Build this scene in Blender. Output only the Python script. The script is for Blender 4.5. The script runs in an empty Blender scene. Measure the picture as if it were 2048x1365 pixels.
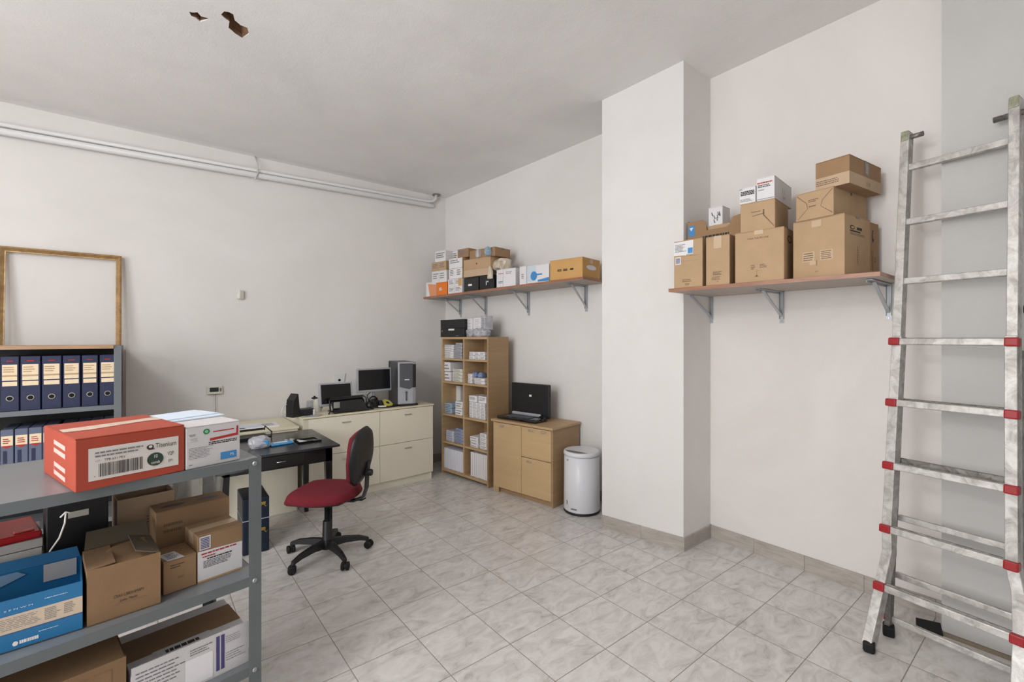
import bpy, bmesh, math, random
from mathutils import Vector, Matrix

# ---------------------------------------------------------------- camera, world, light, exposure
S = bpy.context.scene
C = S.collection
random.seed(4)
CAM_H = 1.55
YAW = math.radians(51.29)            # heading of the camera, counted from +X
FPX, CX, CY = 920.25, 1024.0, 677.2  # focal length and principal point for the 2048x1365 frame
cam_d = bpy.data.cameras.new('camera')
cam = bpy.data.objects.new('camera', cam_d)
C.objects.link(cam)
cam.location = (0, 0, CAM_H)
cam.rotation_euler = (math.pi / 2, 0, YAW - math.pi / 2)
cam_d.sensor_width = 36
cam_d.lens = 36 * FPX / 2048
cam_d.shift_y = -(682.5 - CY) / 2048
cam_d.clip_start = 0.05
S.camera = cam
w = bpy.data.worlds.new('world')
S.world = w
w.use_nodes = True
w.node_tree.nodes['Background'].inputs[0].default_value = (0.75, 0.85, 1, 1)
w.node_tree.nodes['Background'].inputs[1].default_value = 0.1
S.view_settings.view_transform = 'Standard'
S.view_settings.look = 'None'
S.view_settings.gamma = 1
S.view_settings.use_curve_mapping = False
S.view_settings.exposure = 0.0


def area(name, loc, target, sx, sy, power, color):
    l = bpy.data.lights.new(name, 'AREA')
    l.shape = 'RECTANGLE'
    l.size, l.size_y, l.energy, l.color = sx, sy, power, color
    o = bpy.data.objects.new(name, l)
    C.objects.link(o)
    o.location = loc
    d = Vector(target) - Vector(loc)
    o.rotation_euler = d.to_track_quat('-Z', 'Y').to_euler()
    return o


area('window_daylight', (-3.24, 1.0, 1.85), (0.0, 0.95, 1.9), 2.9, 2.0, 132, (0.99, 0.995, 1.0))
area('rear_fill', (-0.6, -2.9, 1.9), (-0.4, 0, 1.9), 3.0, 2.2, 5, (0.97, 0.985, 1.0))  # weak fill added behind the camera; the wall there is closed
lamp = bpy.data.lights.new('offscreen_point_light', 'POINT')  # bare point light added out of view to brighten ceiling and walls
lamp.energy, lamp.shadow_soft_size, lamp.color = 108, 0.25, (0.995, 0.99, 0.985)
lo = bpy.data.objects.new('offscreen_point_light', lamp)
C.objects.link(lo)
lo.location = (-1.6, 1.1, 3.0)

# ---------------------------------------------------------------- geometry of the view (surfaces are measured, then built where they stand)
FW = Vector((math.cos(YAW), math.sin(YAW)))
RT = Vector((math.sin(YAW), -math.cos(YAW)))


def ray(px):
    return FW + RT * ((px - CX) / FPX)


def on_z(px, py, z):
    d = (CAM_H - z) * FPX / (py - CY)
    v = ray(px) * d
    return Vector((v.x, v.y, z))


def at_d(px, d, z=0):
    v = ray(px) * d
    return Vector((v.x, v.y, z))


def on_wall(px, P, Q):
    r = ray(px)
    a, b = Q[0] - P[0], Q[1] - P[1]
    s = (P[0] * b - P[1] * a) / (r.x * b - r.y * a)
    v = r * s
    return Vector((v.x, v.y, 0)), s


def z_at(py, d):
    return CAM_H - (py - CY) * d / FPX


# ---------------------------------------------------------------- materials
MATS = {}


def mat(name, col, rough=0.6, metal=0.0, var=0.0, vscale=6.0, bump=0.0, bscale=40.0, spec=None, trans=0.0, alpha=1.0, emit=None, coat=0.0):
    if name in MATS:
        return MATS[name]
    m = bpy.data.materials.new(name)
    m.use_nodes = True
    nt = m.node_tree
    b = nt.nodes['Principled BSDF']
    b.inputs['Base Color'].default_value = (*col, 1)
    b.inputs['Roughness'].default_value = rough
    b.inputs['Metallic'].default_value = metal
    b.inputs['Transmission Weight'].default_value = trans
    b.inputs['Alpha'].default_value = alpha
    b.inputs['Coat Weight'].default_value = coat
    if spec is not None:
        b.inputs['Specular IOR Level'].default_value = spec
    if emit:
        b.inputs['Emission Color'].default_value = (*emit[:3], 1)
        b.inputs['Emission Strength'].default_value = emit[3]
    tc = nt.nodes.new('ShaderNodeTexCoord')
    if var:
        n = nt.nodes.new('ShaderNodeTexNoise')
        n.inputs['Scale'].default_value = vscale
        n.inputs['Detail'].default_value = 5
        nt.links.new(tc.outputs['Object'], n.inputs['Vector'])
        r = nt.nodes.new('ShaderNodeValToRGB')
        r.color_ramp.elements[0].position = 0.3
        r.color_ramp.elements[1].position = 0.7
        r.color_ramp.elements[0].color = (*[c * (1 - var) for c in col], 1)
        r.color_ramp.elements[1].color = (*[min(1, c * (1 + var)) for c in col], 1)
        nt.links.new(n.outputs['Fac'], r.inputs['Fac'])
        nt.links.new(r.outputs['Color'], b.inputs['Base Color'])
    if bump:
        n = nt.nodes.new('ShaderNodeTexNoise')
        n.inputs['Scale'].default_value = bscale
        n.inputs['Detail'].default_value = 4
        nt.links.new(tc.outputs['Object'], n.inputs['Vector'])
        bp = nt.nodes.new('ShaderNodeBump')
        bp.inputs['Strength'].default_value = bump
        bp.inputs['Distance'].default_value = 0.01
        nt.links.new(n.outputs['Fac'], bp.inputs['Height'])
        nt.links.new(bp.outputs['Normal'], b.inputs['Normal'])
    MATS[name] = m
    return m


def srgb(r, g, b):
    f = lambda c: ((c / 255 + 0.055) / 1.055) ** 2.4 if c > 10 else c / 255 / 12.92
    return (f(r), f(g), f(b))


def plaster(name, c1, c2, blotch=1.1, bump=0.25):
    m = bpy.data.materials.new(name)
    m.use_nodes = True
    nt = m.node_tree
    L = nt.links
    b = nt.nodes['Principled BSDF']
    b.inputs['Roughness'].default_value = 0.85
    b.inputs['Specular IOR Level'].default_value = 0.25
    g = nt.nodes.new('ShaderNodeNewGeometry')
    n = nt.nodes.new('ShaderNodeTexNoise')
    n.inputs['Scale'].default_value = blotch
    n.inputs['Detail'].default_value = 6
    n.inputs['Roughness'].default_value = 0.6
    n.inputs['Distortion'].default_value = 0.6
    L.new(g.outputs['Position'], n.inputs['Vector'])
    r = nt.nodes.new('ShaderNodeValToRGB')
    r.color_ramp.elements[0].position = 0.35
    r.color_ramp.elements[1].position = 0.68
    r.color_ramp.elements[0].color = (*c1, 1)
    r.color_ramp.elements[1].color = (*c2, 1)
    L.new(n.outputs['Fac'], r.inputs['Fac'])
    L.new(r.outputs['Color'], b.inputs['Base Color'])
    n1 = nt.nodes.new('ShaderNodeTexNoise')
    n1.inputs['Scale'].default_value = 90
    n1.inputs['Detail'].default_value = 3
    n2 = nt.nodes.new('ShaderNodeTexNoise')
    n2.inputs['Scale'].default_value = 3.5
    n2.inputs['Detail'].default_value = 5
    n2.inputs['Distortion'].default_value = 0.2
    L.new(g.outputs['Position'], n1.inputs['Vector'])
    L.new(g.outputs['Position'], n2.inputs['Vector'])
    b1 = nt.nodes.new('ShaderNodeBump')
    b1.inputs['Strength'].default_value = bump
    b1.inputs['Distance'].default_value = 0.003
    b2 = nt.nodes.new('ShaderNodeBump')
    b2.inputs['Strength'].default_value = bump
    b2.inputs['Distance'].default_value = 0.02
    L.new(n1.outputs['Fac'], b1.inputs['Height'])
    L.new(n2.outputs['Fac'], b2.inputs['Height'])
    L.new(b1.outputs['Normal'], b2.inputs['Normal'])
    L.new(b2.outputs['Normal'], b.inputs['Normal'])
    return m


TILE_X, TILE_Y, TX0, TY0 = 0.3472, 0.3259, 2.8404, 1.4992


def floor_material(name, tiles=True):
    m = bpy.data.materials.new(name)
    m.use_nodes = True
    nt = m.node_tree
    N, L = nt.nodes, nt.links
    b = N['Principled BSDF']
    g = N.new('ShaderNodeNewGeometry')
    sub = N.new('ShaderNodeVectorMath'); sub.operation = 'SUBTRACT'
    sub.inputs[1].default_value = (TX0 - 20 * TILE_X, TY0 - 20 * TILE_Y, 0)
    L.new(g.outputs['Position'], sub.inputs[0])
    div = N.new('ShaderNodeVectorMath'); div.operation = 'DIVIDE'
    div.inputs[1].default_value = (TILE_X, TILE_Y, 1)
    L.new(sub.outputs[0], div.inputs[0])
    fl = N.new('ShaderNodeVectorMath'); fl.operation = 'FLOOR'
    L.new(div.outputs[0], fl.inputs[0])
    wn = N.new('ShaderNodeTexWhiteNoise'); wn.noise_dimensions = '2D'
    L.new(fl.outputs[0], wn.inputs['Vector'])
    sc = N.new('ShaderNodeVectorMath'); sc.operation = 'SCALE'
    sc.inputs['Scale'].default_value = 9
    L.new(wn.outputs['Color'], sc.inputs[0])
    rot = N.new('ShaderNodeMapping')
    rot.inputs['Rotation'].default_value = (0, 0, math.radians(-35))
    rot.inputs['Scale'].default_value = (5.0, 9.5, 3) if tiles else (4, 4, 22)
    L.new(g.outputs['Position'], rot.inputs['Vector'])
    ad = N.new('ShaderNodeVectorMath'); ad.operation = 'ADD'
    L.new(rot.outputs[0], ad.inputs[0]); L.new(sc.outputs[0], ad.inputs[1])
    n = N.new('ShaderNodeTexNoise')
    n.inputs['Scale'].default_value = 1.3; n.inputs['Detail'].default_value = 9
    n.inputs['Roughness'].default_value = 0.68; n.inputs['Distortion'].default_value = 1.1
    L.new(ad.outputs[0], n.inputs['Vector'])
    r = N.new('ShaderNodeValToRGB')
    e = r.color_ramp.elements
    e[0].position, e[0].color = 0.28, (*srgb(170, 165, 161), 1)
    e[1].position, e[1].color = 0.72, (*srgb(224, 221, 219), 1)
    k = r.color_ramp.elements.new(0.43); k.color = (*srgb(202, 197, 193), 1)
    k = r.color_ramp.elements.new(0.55); k.color = (*srgb(214, 210, 207), 1)
    L.new(n.outputs['Fac'], r.inputs['Fac'])
    out = r.outputs['Color']
    if tiles:
        fr = N.new('ShaderNodeVectorMath'); fr.operation = 'FRACTION'
        L.new(div.outputs[0], fr.inputs[0])
        sep = N.new('ShaderNodeSeparateXYZ'); L.new(fr.outputs[0], sep.inputs[0])
        ds = []
        for ax, size in (('X', TILE_X), ('Y', TILE_Y)):
            a = N.new('ShaderNodeMath'); a.operation = 'SUBTRACT'; a.inputs[0].default_value = 1
            L.new(sep.outputs[ax], a.inputs[1])
            mn = N.new('ShaderNodeMath'); mn.operation = 'MINIMUM'
            L.new(sep.outputs[ax], mn.inputs[0]); L.new(a.outputs[0], mn.inputs[1])
            mu = N.new('ShaderNodeMath'); mu.operation = 'MULTIPLY'; mu.inputs[1].default_value = size
            L.new(mn.outputs[0], mu.inputs[0])
            ds.append(mu)
        mm = N.new('ShaderNodeMath'); mm.operation = 'MINIMUM'
        L.new(ds[0].outputs[0], mm.inputs[0]); L.new(ds[1].outputs[0], mm.inputs[1])
        lt = N.new('ShaderNodeMath'); lt.operation = 'LESS_THAN'; lt.inputs[1].default_value = 0.0019
        L.new(mm.outputs[0], lt.inputs[0])
        mx = N.new('ShaderNodeMix'); mx.data_type = 'RGBA'
        L.new(lt.outputs[0], mx.inputs[0])
        L.new(out, mx.inputs[6]); mx.inputs[7].default_value = (*srgb(140, 132, 122), 1)
        out = mx.outputs[2]
        rr = N.new('ShaderNodeMapRange'); rr.inputs[3].default_value = 0.26; rr.inputs[4].default_value = 0.8
        L.new(lt.outputs[0], rr.inputs[0]); L.new(rr.outputs[0], b.inputs['Roughness'])
        mr = N.new('ShaderNodeMapRange'); mr.inputs[1].default_value = 0; mr.inputs[2].default_value = 0.004
        L.new(mm.outputs[0], mr.inputs[0])
        bp = N.new('ShaderNodeBump'); bp.inputs['Strength'].default_value = 0.5; bp.inputs['Distance'].default_value = 0.002
        L.new(mr.outputs[0], bp.inputs['Height']); L.new(bp.outputs['Normal'], b.inputs['Normal'])
    else:
        b.inputs['Roughness'].default_value = 0.35
        for q, c in zip(r.color_ramp.elements, ((150, 142, 134), (170, 162, 154), (180, 172, 165), (190, 183, 177))):
            q.color = (*srgb(*c), 1)
    L.new(out, b.inputs['Base Color'])
    return m


def wood(name, c1, c2, scale=(2, 30, 30), rough=0.45):
    m = bpy.data.materials.new(name)
    m.use_nodes = True
    nt = m.node_tree
    N, L = nt.nodes, nt.links
    b = N['Principled BSDF']
    b.inputs['Roughness'].default_value = rough
    tc = N.new('ShaderNodeTexCoord')
    mp = N.new('ShaderNodeMapping'); mp.inputs['Scale'].default_value = scale
    L.new(tc.outputs['Object'], mp.inputs['Vector'])
    n = N.new('ShaderNodeTexNoise'); n.inputs['Scale'].default_value = 1.6; n.inputs['Detail'].default_value = 6
    n.inputs['Distortion'].default_value = 0.8
    L.new(mp.outputs[0], n.inputs['Vector'])
    r = N.new('ShaderNodeValToRGB')
    r.color_ramp.elements[0].position = 0.3; r.color_ramp.elements[1].position = 0.7
    r.color_ramp.elements[0].color = (*c1, 1); r.color_ramp.elements[1].color = (*c2, 1)
    L.new(n.outputs['Fac'], r.inputs['Fac']); L.new(r.outputs['Color'], b.inputs['Base Color'])
    return m


def metal_worn(name, c1, c2, rough=0.38, metal=0.85, scale=22):
    m = bpy.data.materials.new(name)
    m.use_nodes = True
    nt = m.node_tree
    N, L = nt.nodes, nt.links
    b = N['Principled BSDF']
    b.inputs['Metallic'].default_value = metal
    tc = N.new('ShaderNodeTexCoord')
    n = N.new('ShaderNodeTexNoise'); n.inputs['Scale'].default_value = scale; n.inputs['Detail'].default_value = 7
    n.inputs['Roughness'].default_value = 0.7; n.inputs['Distortion'].default_value = 1.2
    L.new(tc.outputs['Object'], n.inputs['Vector'])
    r = N.new('ShaderNodeValToRGB')
    r.color_ramp.elements[0].position = 0.36; r.color_ramp.elements[1].position = 0.6
    r.color_ramp.elements[0].color = (*c1, 1); r.color_ramp.elements[1].color = (*c2, 1)
    L.new(n.outputs['Fac'], r.inputs['Fac']); L.new(r.outputs['Color'], b.inputs['Base Color'])
    mr = N.new('ShaderNodeMapRange'); mr.inputs[3].default_value = rough + 0.2; mr.inputs[4].default_value = rough - 0.08
    L.new(n.outputs['Fac'], mr.inputs[0]); L.new(mr.outputs[0], b.inputs['Roughness'])
    return m


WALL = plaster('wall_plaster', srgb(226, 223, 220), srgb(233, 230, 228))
PILW = plaster('pilaster_plaster', srgb(190, 189, 187), srgb(199, 198, 196))  # cooler grey paint, darkened further to stand in for weaker light here
WALL2 = plaster('recess_plaster', srgb(224, 218, 214), srgb(232, 227, 223))
CEIL = plaster('ceiling_plaster', srgb(232, 230, 229), srgb(243, 241, 240), 0.8, 0.34)
FLOOR = floor_material('floor_tiles')
SKIRT = floor_material('skirting_tile', False)
BRICK = mat('broken_brick', srgb(122, 92, 68), 0.9, var=0.35, vscale=18, bump=0.6, bscale=30)
PIPE = mat('pipe_white_paint', srgb(226, 226, 226), 0.4)
CARD = mat('cardboard', srgb(188, 158, 124), 0.85, var=0.05, vscale=9, bump=0.06, bscale=60)
CARD_D = mat('cardboard_brown', srgb(160, 128, 95), 0.85, var=0.06, vscale=9, bump=0.06, bscale=60)
CARD_N = mat('cardboard_dimmed', srgb(138, 108, 78), 0.85, var=0.06, vscale=9, bump=0.06, bscale=60)  # brown board darkened to stand in for the dim near shelving
CARD_P = mat('cardboard_pale', srgb(196, 170, 142), 0.85, var=0.04, vscale=9)
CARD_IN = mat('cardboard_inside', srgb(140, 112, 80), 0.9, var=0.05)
DARKC = mat('dark_board', srgb(96, 86, 70), 0.7)
CARD_O = mat('cardboard_orange', srgb(205, 160, 100), 0.8, var=0.04)
TAPE = mat('brown_tape', srgb(190, 160, 125), 0.3, var=0.05)
TAPE_C = mat('clear_tape', srgb(205, 180, 150), 0.25)
TAPE_D = mat('dark_tape', srgb(125, 112, 95), 0.3, var=0.2, vscale=30)
INK = mat('black_ink', srgb(52, 46, 42), 0.7)
INK_S = mat('soft_ink', srgb(120, 98, 76), 0.8)
INK_G = mat('grey_ink', srgb(120, 118, 122), 0.8)
INK_R = mat('red_ink', srgb(176, 40, 38), 0.6)
INK_B = mat('blue_ink', srgb(66, 140, 200), 0.5)
INK_V = mat('violet_ink', srgb(70, 66, 120), 0.6)
INK_GR = mat('green_ink', srgb(30, 120, 66), 0.6)
INK_DG = mat('dark_green_ink', srgb(40, 62, 50), 0.6)
PAPER = mat('white_paper', srgb(232, 230, 232), 0.7, var=0.02, vscale=12)
PAPER_W = mat('white_board', srgb(226, 224, 226), 0.6, var=0.02)
PAPER_B = mat('blue_white_paper', srgb(214, 226, 240), 0.6)
ORANGE = mat('orange_red_board', srgb(164, 64, 42), 0.6, var=0.04, vscale=14)  # base colour darkened too, for the low light on the near shelving
BLUE = mat('blue_board', srgb(36, 112, 162), 0.45, var=0.04)
GREYM = mat('grey_enamel', srgb(122, 126, 130), 0.35, metal=0.25, var=0.05, vscale=5)
GREYD = mat('grey_enamel_dark', srgb(104, 110, 112), 0.45, metal=0.2, var=0.05)
ZINC = mat('zinc_steel', srgb(178, 182, 186), 0.35, metal=0.15)
BOLT = mat('bolt_steel', srgb(165, 168, 170), 0.3, metal=0.9)
BLACK = mat('black_plastic', srgb(26, 26, 28), 0.45)
BLACK_G = mat('glossy_black', srgb(14, 14, 15), 0.12, coat=0.5)
BLACK_W = mat('black_painted_wood', srgb(20, 20, 22), 0.28)
DESKTOP = mat('black_desk_top', srgb(44, 46, 50), 0.24)
SCREEN = mat('dark_screen', srgb(10, 11, 13), 0.25)
SILVER = mat('silver_plastic', srgb(178, 181, 188), 0.35, metal=0.3)
PCG = mat('pc_grey_plastic', srgb(92, 95, 100), 0.4, metal=0.2)
PCS = mat('pc_side_steel', srgb(66, 69, 73), 0.4, metal=0.4)
CREAM = mat('cream_laminate', srgb(232, 226, 208), 0.4, var=0.015)
CREAM_T = mat('cream_top', srgb(228, 220, 192), 0.35, var=0.02)
CHROME = mat('chrome', srgb(205, 206, 208), 0.15, metal=0.95)
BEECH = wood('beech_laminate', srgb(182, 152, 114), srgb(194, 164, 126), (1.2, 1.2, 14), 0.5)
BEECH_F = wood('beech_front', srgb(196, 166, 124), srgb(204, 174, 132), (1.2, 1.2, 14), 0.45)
BEECH_D = wood('beech_shaded', srgb(160, 130, 96), srgb(172, 142, 106), (1.2, 1.2, 14), 0.5)  # same beech in a darker copy, shade painted on sides, backs, plinth
REDWOOD = wood('reddish_shelf_laminate', srgb(146, 98, 72), srgb(170, 120, 92), (30, 2, 30), 0.4)
SHELF_UNDER = mat('shelf_underside', srgb(178, 166, 156), 0.6, var=0.03)
WALNUT = wood('brown_board', srgb(98, 70, 46), srgb(124, 90, 60), (20, 20, 1.5), 0.5)
OAKTRIM = wood('oak_edge', srgb(164, 130, 100), srgb(184, 150, 118), (2, 20, 20), 0.5)
GILT = metal_worn('gilt_frame', srgb(158, 124, 84), srgb(190, 158, 112), 0.4, 0.35, 14)
NAVY = mat('navy_binder', srgb(40, 46, 76), 0.5, var=0.08, vscale=20)
SLATE = mat('slate_box_file', srgb(98, 106, 128), 0.5, var=0.06, vscale=12)
LABELC = mat('cream_spine_label', srgb(232, 212, 180), 0.7, var=0.05, vscale=40)
RING = mat('ring_metal', srgb(200, 196, 186), 0.35, metal=0.6)
HOLE = mat('dark_hole', srgb(8, 8, 9), 0.9)
ALU = metal_worn('worn_aluminium', srgb(164, 160, 155), srgb(206, 203, 199), 0.42, 0.45, 14)
ALU_D = metal_worn('dull_aluminium', srgb(104, 100, 94), srgb(150, 147, 142), 0.5, 0.6, 18)
ALU_G = metal_worn('greenish_aluminium', srgb(128, 130, 104), srgb(168, 170, 150), 0.5, 0.4, 18)
REDP = mat('red_plastic', srgb(158, 24, 30), 0.35)
RUBBER = mat('black_rubber', srgb(18, 18, 19), 0.75)
FABRIC = mat('burgundy_fabric', srgb(112, 20, 36), 0.9, var=0.08, vscale=60, bump=0.3, bscale=250)
BAG = mat('clear_plastic_bag', srgb(222, 222, 226), 0.15, alpha=0.5)
BAG_G = mat('grey_plastic_bag', srgb(196, 196, 204), 0.2, alpha=0.75, var=0.2, vscale=25)
BAG_C = mat('beige_plastic_bag', srgb(206, 194, 174), 0.35, var=0.08, vscale=20)
GLASS = mat('jug_glass', srgb(190, 192, 196), 0.1, alpha=0.55)
YELLOW = mat('yellow_plastic', srgb(208, 200, 96), 0.4)
OFFW = mat('off_white_plastic', srgb(222, 220, 208), 0.4)
BINW = mat('bin_white', srgb(222, 223, 228), 0.3)
NAVYC = mat('dark_blue_case', srgb(10, 24, 44), 0.3)
BRASS = mat('brass', srgb(190, 160, 90), 0.3, metal=0.9)
REDF = mat('red_folder', srgb(196, 22, 30), 0.3)
STRING = mat('white_string', srgb(205, 203, 198), 0.7)
BLUEBAG = mat('blue_packaging', srgb(66, 150, 205), 0.25)
ORANGE_B = mat('orange_box_board', srgb(232, 124, 34), 0.4)


# ---------------------------------------------------------------- mesh helpers
def link(o, parent=None):
    C.objects.link(o)
    if parent:
        o.parent = parent
    return o


class MB:
    """collects shapes, then becomes one mesh object"""

    def __init__(self):
        self.bm = bmesh.new()
        self.mats = []

    def mi(self, m):
        if m not in self.mats:
            self.mats.append(m)
        return self.mats.index(m)

    def box(self, c, s, m, rz=0, bev=0.0, seg=1, rot=None):
        r = bmesh.ops.create_cube(self.bm, size=1)
        vs = r['verts']
        bmesh.ops.scale(self.bm, vec=s, verts=vs)
        if bev:
            es = list({e for v in vs for e in v.link_edges})
            rr = bmesh.ops.bevel(self.bm, geom=es, offset=bev, segments=seg, affect='EDGES', profile=0.5)
            vs = list({v for f in rr['faces'] for v in f.verts} | {v for v in vs if v.is_valid})
        M = rot.to_4x4() if rot else Matrix.Rotation(rz, 4, 'Z')
        bmesh.ops.transform(self.bm, matrix=Matrix.Translation(c) @ M, verts=vs)
        k = self.mi(m)
        for f in {f for v in vs for f in v.link_faces}:
            f.material_index = k
        return vs

    def bx(self, x0, x1, y0, y1, z0, z1, m, bev=0.0):
        return self.box(((x0 + x1) / 2, (y0 + y1) / 2, (z0 + z1) / 2), (abs(x1 - x0), abs(y1 - y0), abs(z1 - z0)), m, bev=bev)

    def poly(self, pts, m, smooth=False):
        f = self.bm.faces.new([self.bm.verts.new(p) for p in pts])
        f.material_index = self.mi(m)
        f.smooth = smooth
        return f

    def prism(self, pts, vec, m):
        a = [self.bm.verts.new(p) for p in pts]
        b = [self.bm.verts.new(Vector(p) + Vector(vec)) for p in pts]
        k = self.mi(m)
        fs = [self.bm.faces.new(a), self.bm.faces.new(b[::-1])]
        for i in range(len(pts)):
            j = (i + 1) % len(pts)
            fs.append(self.bm.faces.new([a[j], a[i], b[i], b[j]]))
        for f in fs:
            f.material_index = k
        bmesh.ops.recalc_face_normals(self.bm, faces=fs)
        return a + b

    def tube(self, pts, r, m, seg=10, caps=True):
        pts = [Vector(p) for p in pts]
        rings = []
        k = self.mi(m)
        rad = r if isinstance(r, (list, tuple)) else [r] * len(pts)
        prev = None
        for i, p in enumerate(pts):
            t = (pts[min(i + 1, len(pts) - 1)] - pts[max(i - 1, 0)]).normalized()
            if prev is None:
                u = t.orthogonal().normalized()
            else:
                u = (prev - t * prev.dot(t)).normalized()
            prev = u
            v = t.cross(u)
            rings.append([self.bm.verts.new(p + (u * math.cos(a) + v * math.sin(a)) * rad[i]) for a in [2 * math.pi * j / seg for j in range(seg)]])
        for a, b in zip(rings, rings[1:]):
            for j in range(seg):
                f = self.bm.faces.new([a[j], a[(j + 1) % seg], b[(j + 1) % seg], b[j]])
                f.smooth = True
                f.material_index = k
        if caps:
            for rg in (rings[0][::-1], rings[-1]):
                f = self.bm.faces.new(rg)
                f.material_index = k

    def lathe(self, c, prof, m, seg=32, axis='Z', sx=1.0, sy=1.0):
        c = Vector(c)
        k = self.mi(m)
        rings = []
        for r, z in prof:
            ring = []
            for j in range(seg):
                a = 2 * math.pi * j / seg
                p = Vector((math.cos(a) * r * sx, math.sin(a) * r * sy, z))
                if axis == 'Y':
                    p = Vector((p.x, p.z, p.y))
                elif axis == 'X':
                    p = Vector((p.z, p.x, p.y))
                ring.append(self.bm.verts.new(c + p))
            rings.append(ring)
        for a, b in zip(rings, rings[1:]):
            for j in range(seg):
                f = self.bm.faces.new([a[j], a[(j + 1) % seg], b[(j + 1) % seg], b[j]])
                f.smooth = True
                f.material_index = k
        for rg in (rings[0], rings[-1]):
            f = self.bm.faces.new(rg)
            f.material_index = k

    def sweep(self, pts, u, a, b, m, up=None):
        """rectangular bar along pts; u: fixed width direction (size a), other side size b"""
        pts = [Vector(p) for p in pts]
        u = Vector(u).normalized()
        k = self.mi(m)
        rings = []
        for i, p in enumerate(pts):
            t = (pts[min(i + 1, len(pts) - 1)] - pts[max(i - 1, 0)]).normalized()
            v = t.cross(u).normalized()
            uu = v.cross(t).normalized()
            rings.append([self.bm.verts.new(p + uu * x * a / 2 + v * y * b / 2) for x, y in ((-1, -1), (1, -1), (1, 1), (-1, 1))])
        fs = [self.bm.faces.new(rings[0]), self.bm.faces.new(rings[-1][::-1])]
        for r0, r1 in zip(rings, rings[1:]):
            for j in range(4):
                fs.append(self.bm.faces.new([r0[j], r0[(j + 1) % 4], r1[(j + 1) % 4], r1[j]]))
        for f in fs:
            f.material_index = k
        bmesh.ops.recalc_face_normals(self.bm, faces=fs)

    def blob(self, c, s, m, seed=0, rough=0.25, sub=3, rz=0, crinkle=6.0):
        from mathutils import noise
        r = bmesh.ops.create_icosphere(self.bm, subdivisions=sub, radius=1)
        vs = r['verts']
        k = self.mi(m)
        off = Vector((seed * 3.1, seed * 1.7, seed))
        for v in vs:
            n = noise.noise(v.co * 1.4 + off) * rough + noise.noise(v.co * crinkle * 0.6 + off) * rough * 0.5
            v.co = v.co * (1 + n)
            # squarer than a ball, flat below
            v.co = Vector([math.copysign(abs(x) ** 0.75, x) for x in v.co])
            if v.co.z < -0.75:
                v.co.z = -0.75
        bmesh.ops.scale(self.bm, vec=s, verts=vs)
        bmesh.ops.transform(self.bm, matrix=Matrix.Translation(c) @ Matrix.Rotation(rz, 4, 'Z'), verts=vs)
        for f in {f for v in vs for f in v.link_faces}:
            f.material_index = k
            f.smooth = False

    def build(self, name, parent=None, bevel=0.0, sub=0, smooth=False):
        me = bpy.data.meshes.new(name)
        self.bm.to_mesh(me)
        self.bm.free()
        for m in self.mats:
            me.materials.append(m)
        o = bpy.data.objects.new(name, me)
        link(o, parent)
        if bevel:
            b = o.modifiers.new('bevel', 'BEVEL')
            b.width = bevel
            b.segments = 2
            b.limit_method = 'ANGLE'
        if sub:
            s = o.modifiers.new('sub', 'SUBSURF')
            s.levels = s.render_levels = sub
        if smooth:
            for p in me.polygons:
                p.use_smooth = True
        return o


def tag(o, label, cat, group=None):
    o['label'] = label
    o['category'] = cat
    if group:
        o['group'] = group
    return o


def thing(name, label, cat, loc=(0, 0, 0), rz=0.0, group=None):
    o = bpy.data.objects.new(name, None)
    o.empty_display_size = 0.1
    link(o)
    o.location = loc
    o.rotation_euler = (0, 0, rz)
    return tag(o, label, cat, group)


def struct(o):
    o['kind'] = 'structure'
    return o


_text = {}


def text_polys(s):
    """flat outline faces of a line of text, height about 1, starting at the origin"""
    if s in _text:
        return _text[s]
    cu = bpy.data.curves.new('t', 'FONT')
    cu.body = s
    cu.size = 1.38
    o = bpy.data.objects.new('t', cu)
    me = bpy.data.meshes.new_from_object(o)
    vs = [v.co.copy() for v in me.vertices]
    fs = [tuple(p.vertices) for p in me.polygons]
    wd = max([v.x for v in vs] or [1])
    bpy.data.objects.remove(o)
    bpy.data.curves.remove(cu)
    bpy.data.meshes.remove(me)
    _text[s] = (vs, fs, wd)
    return _text[s]


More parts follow.
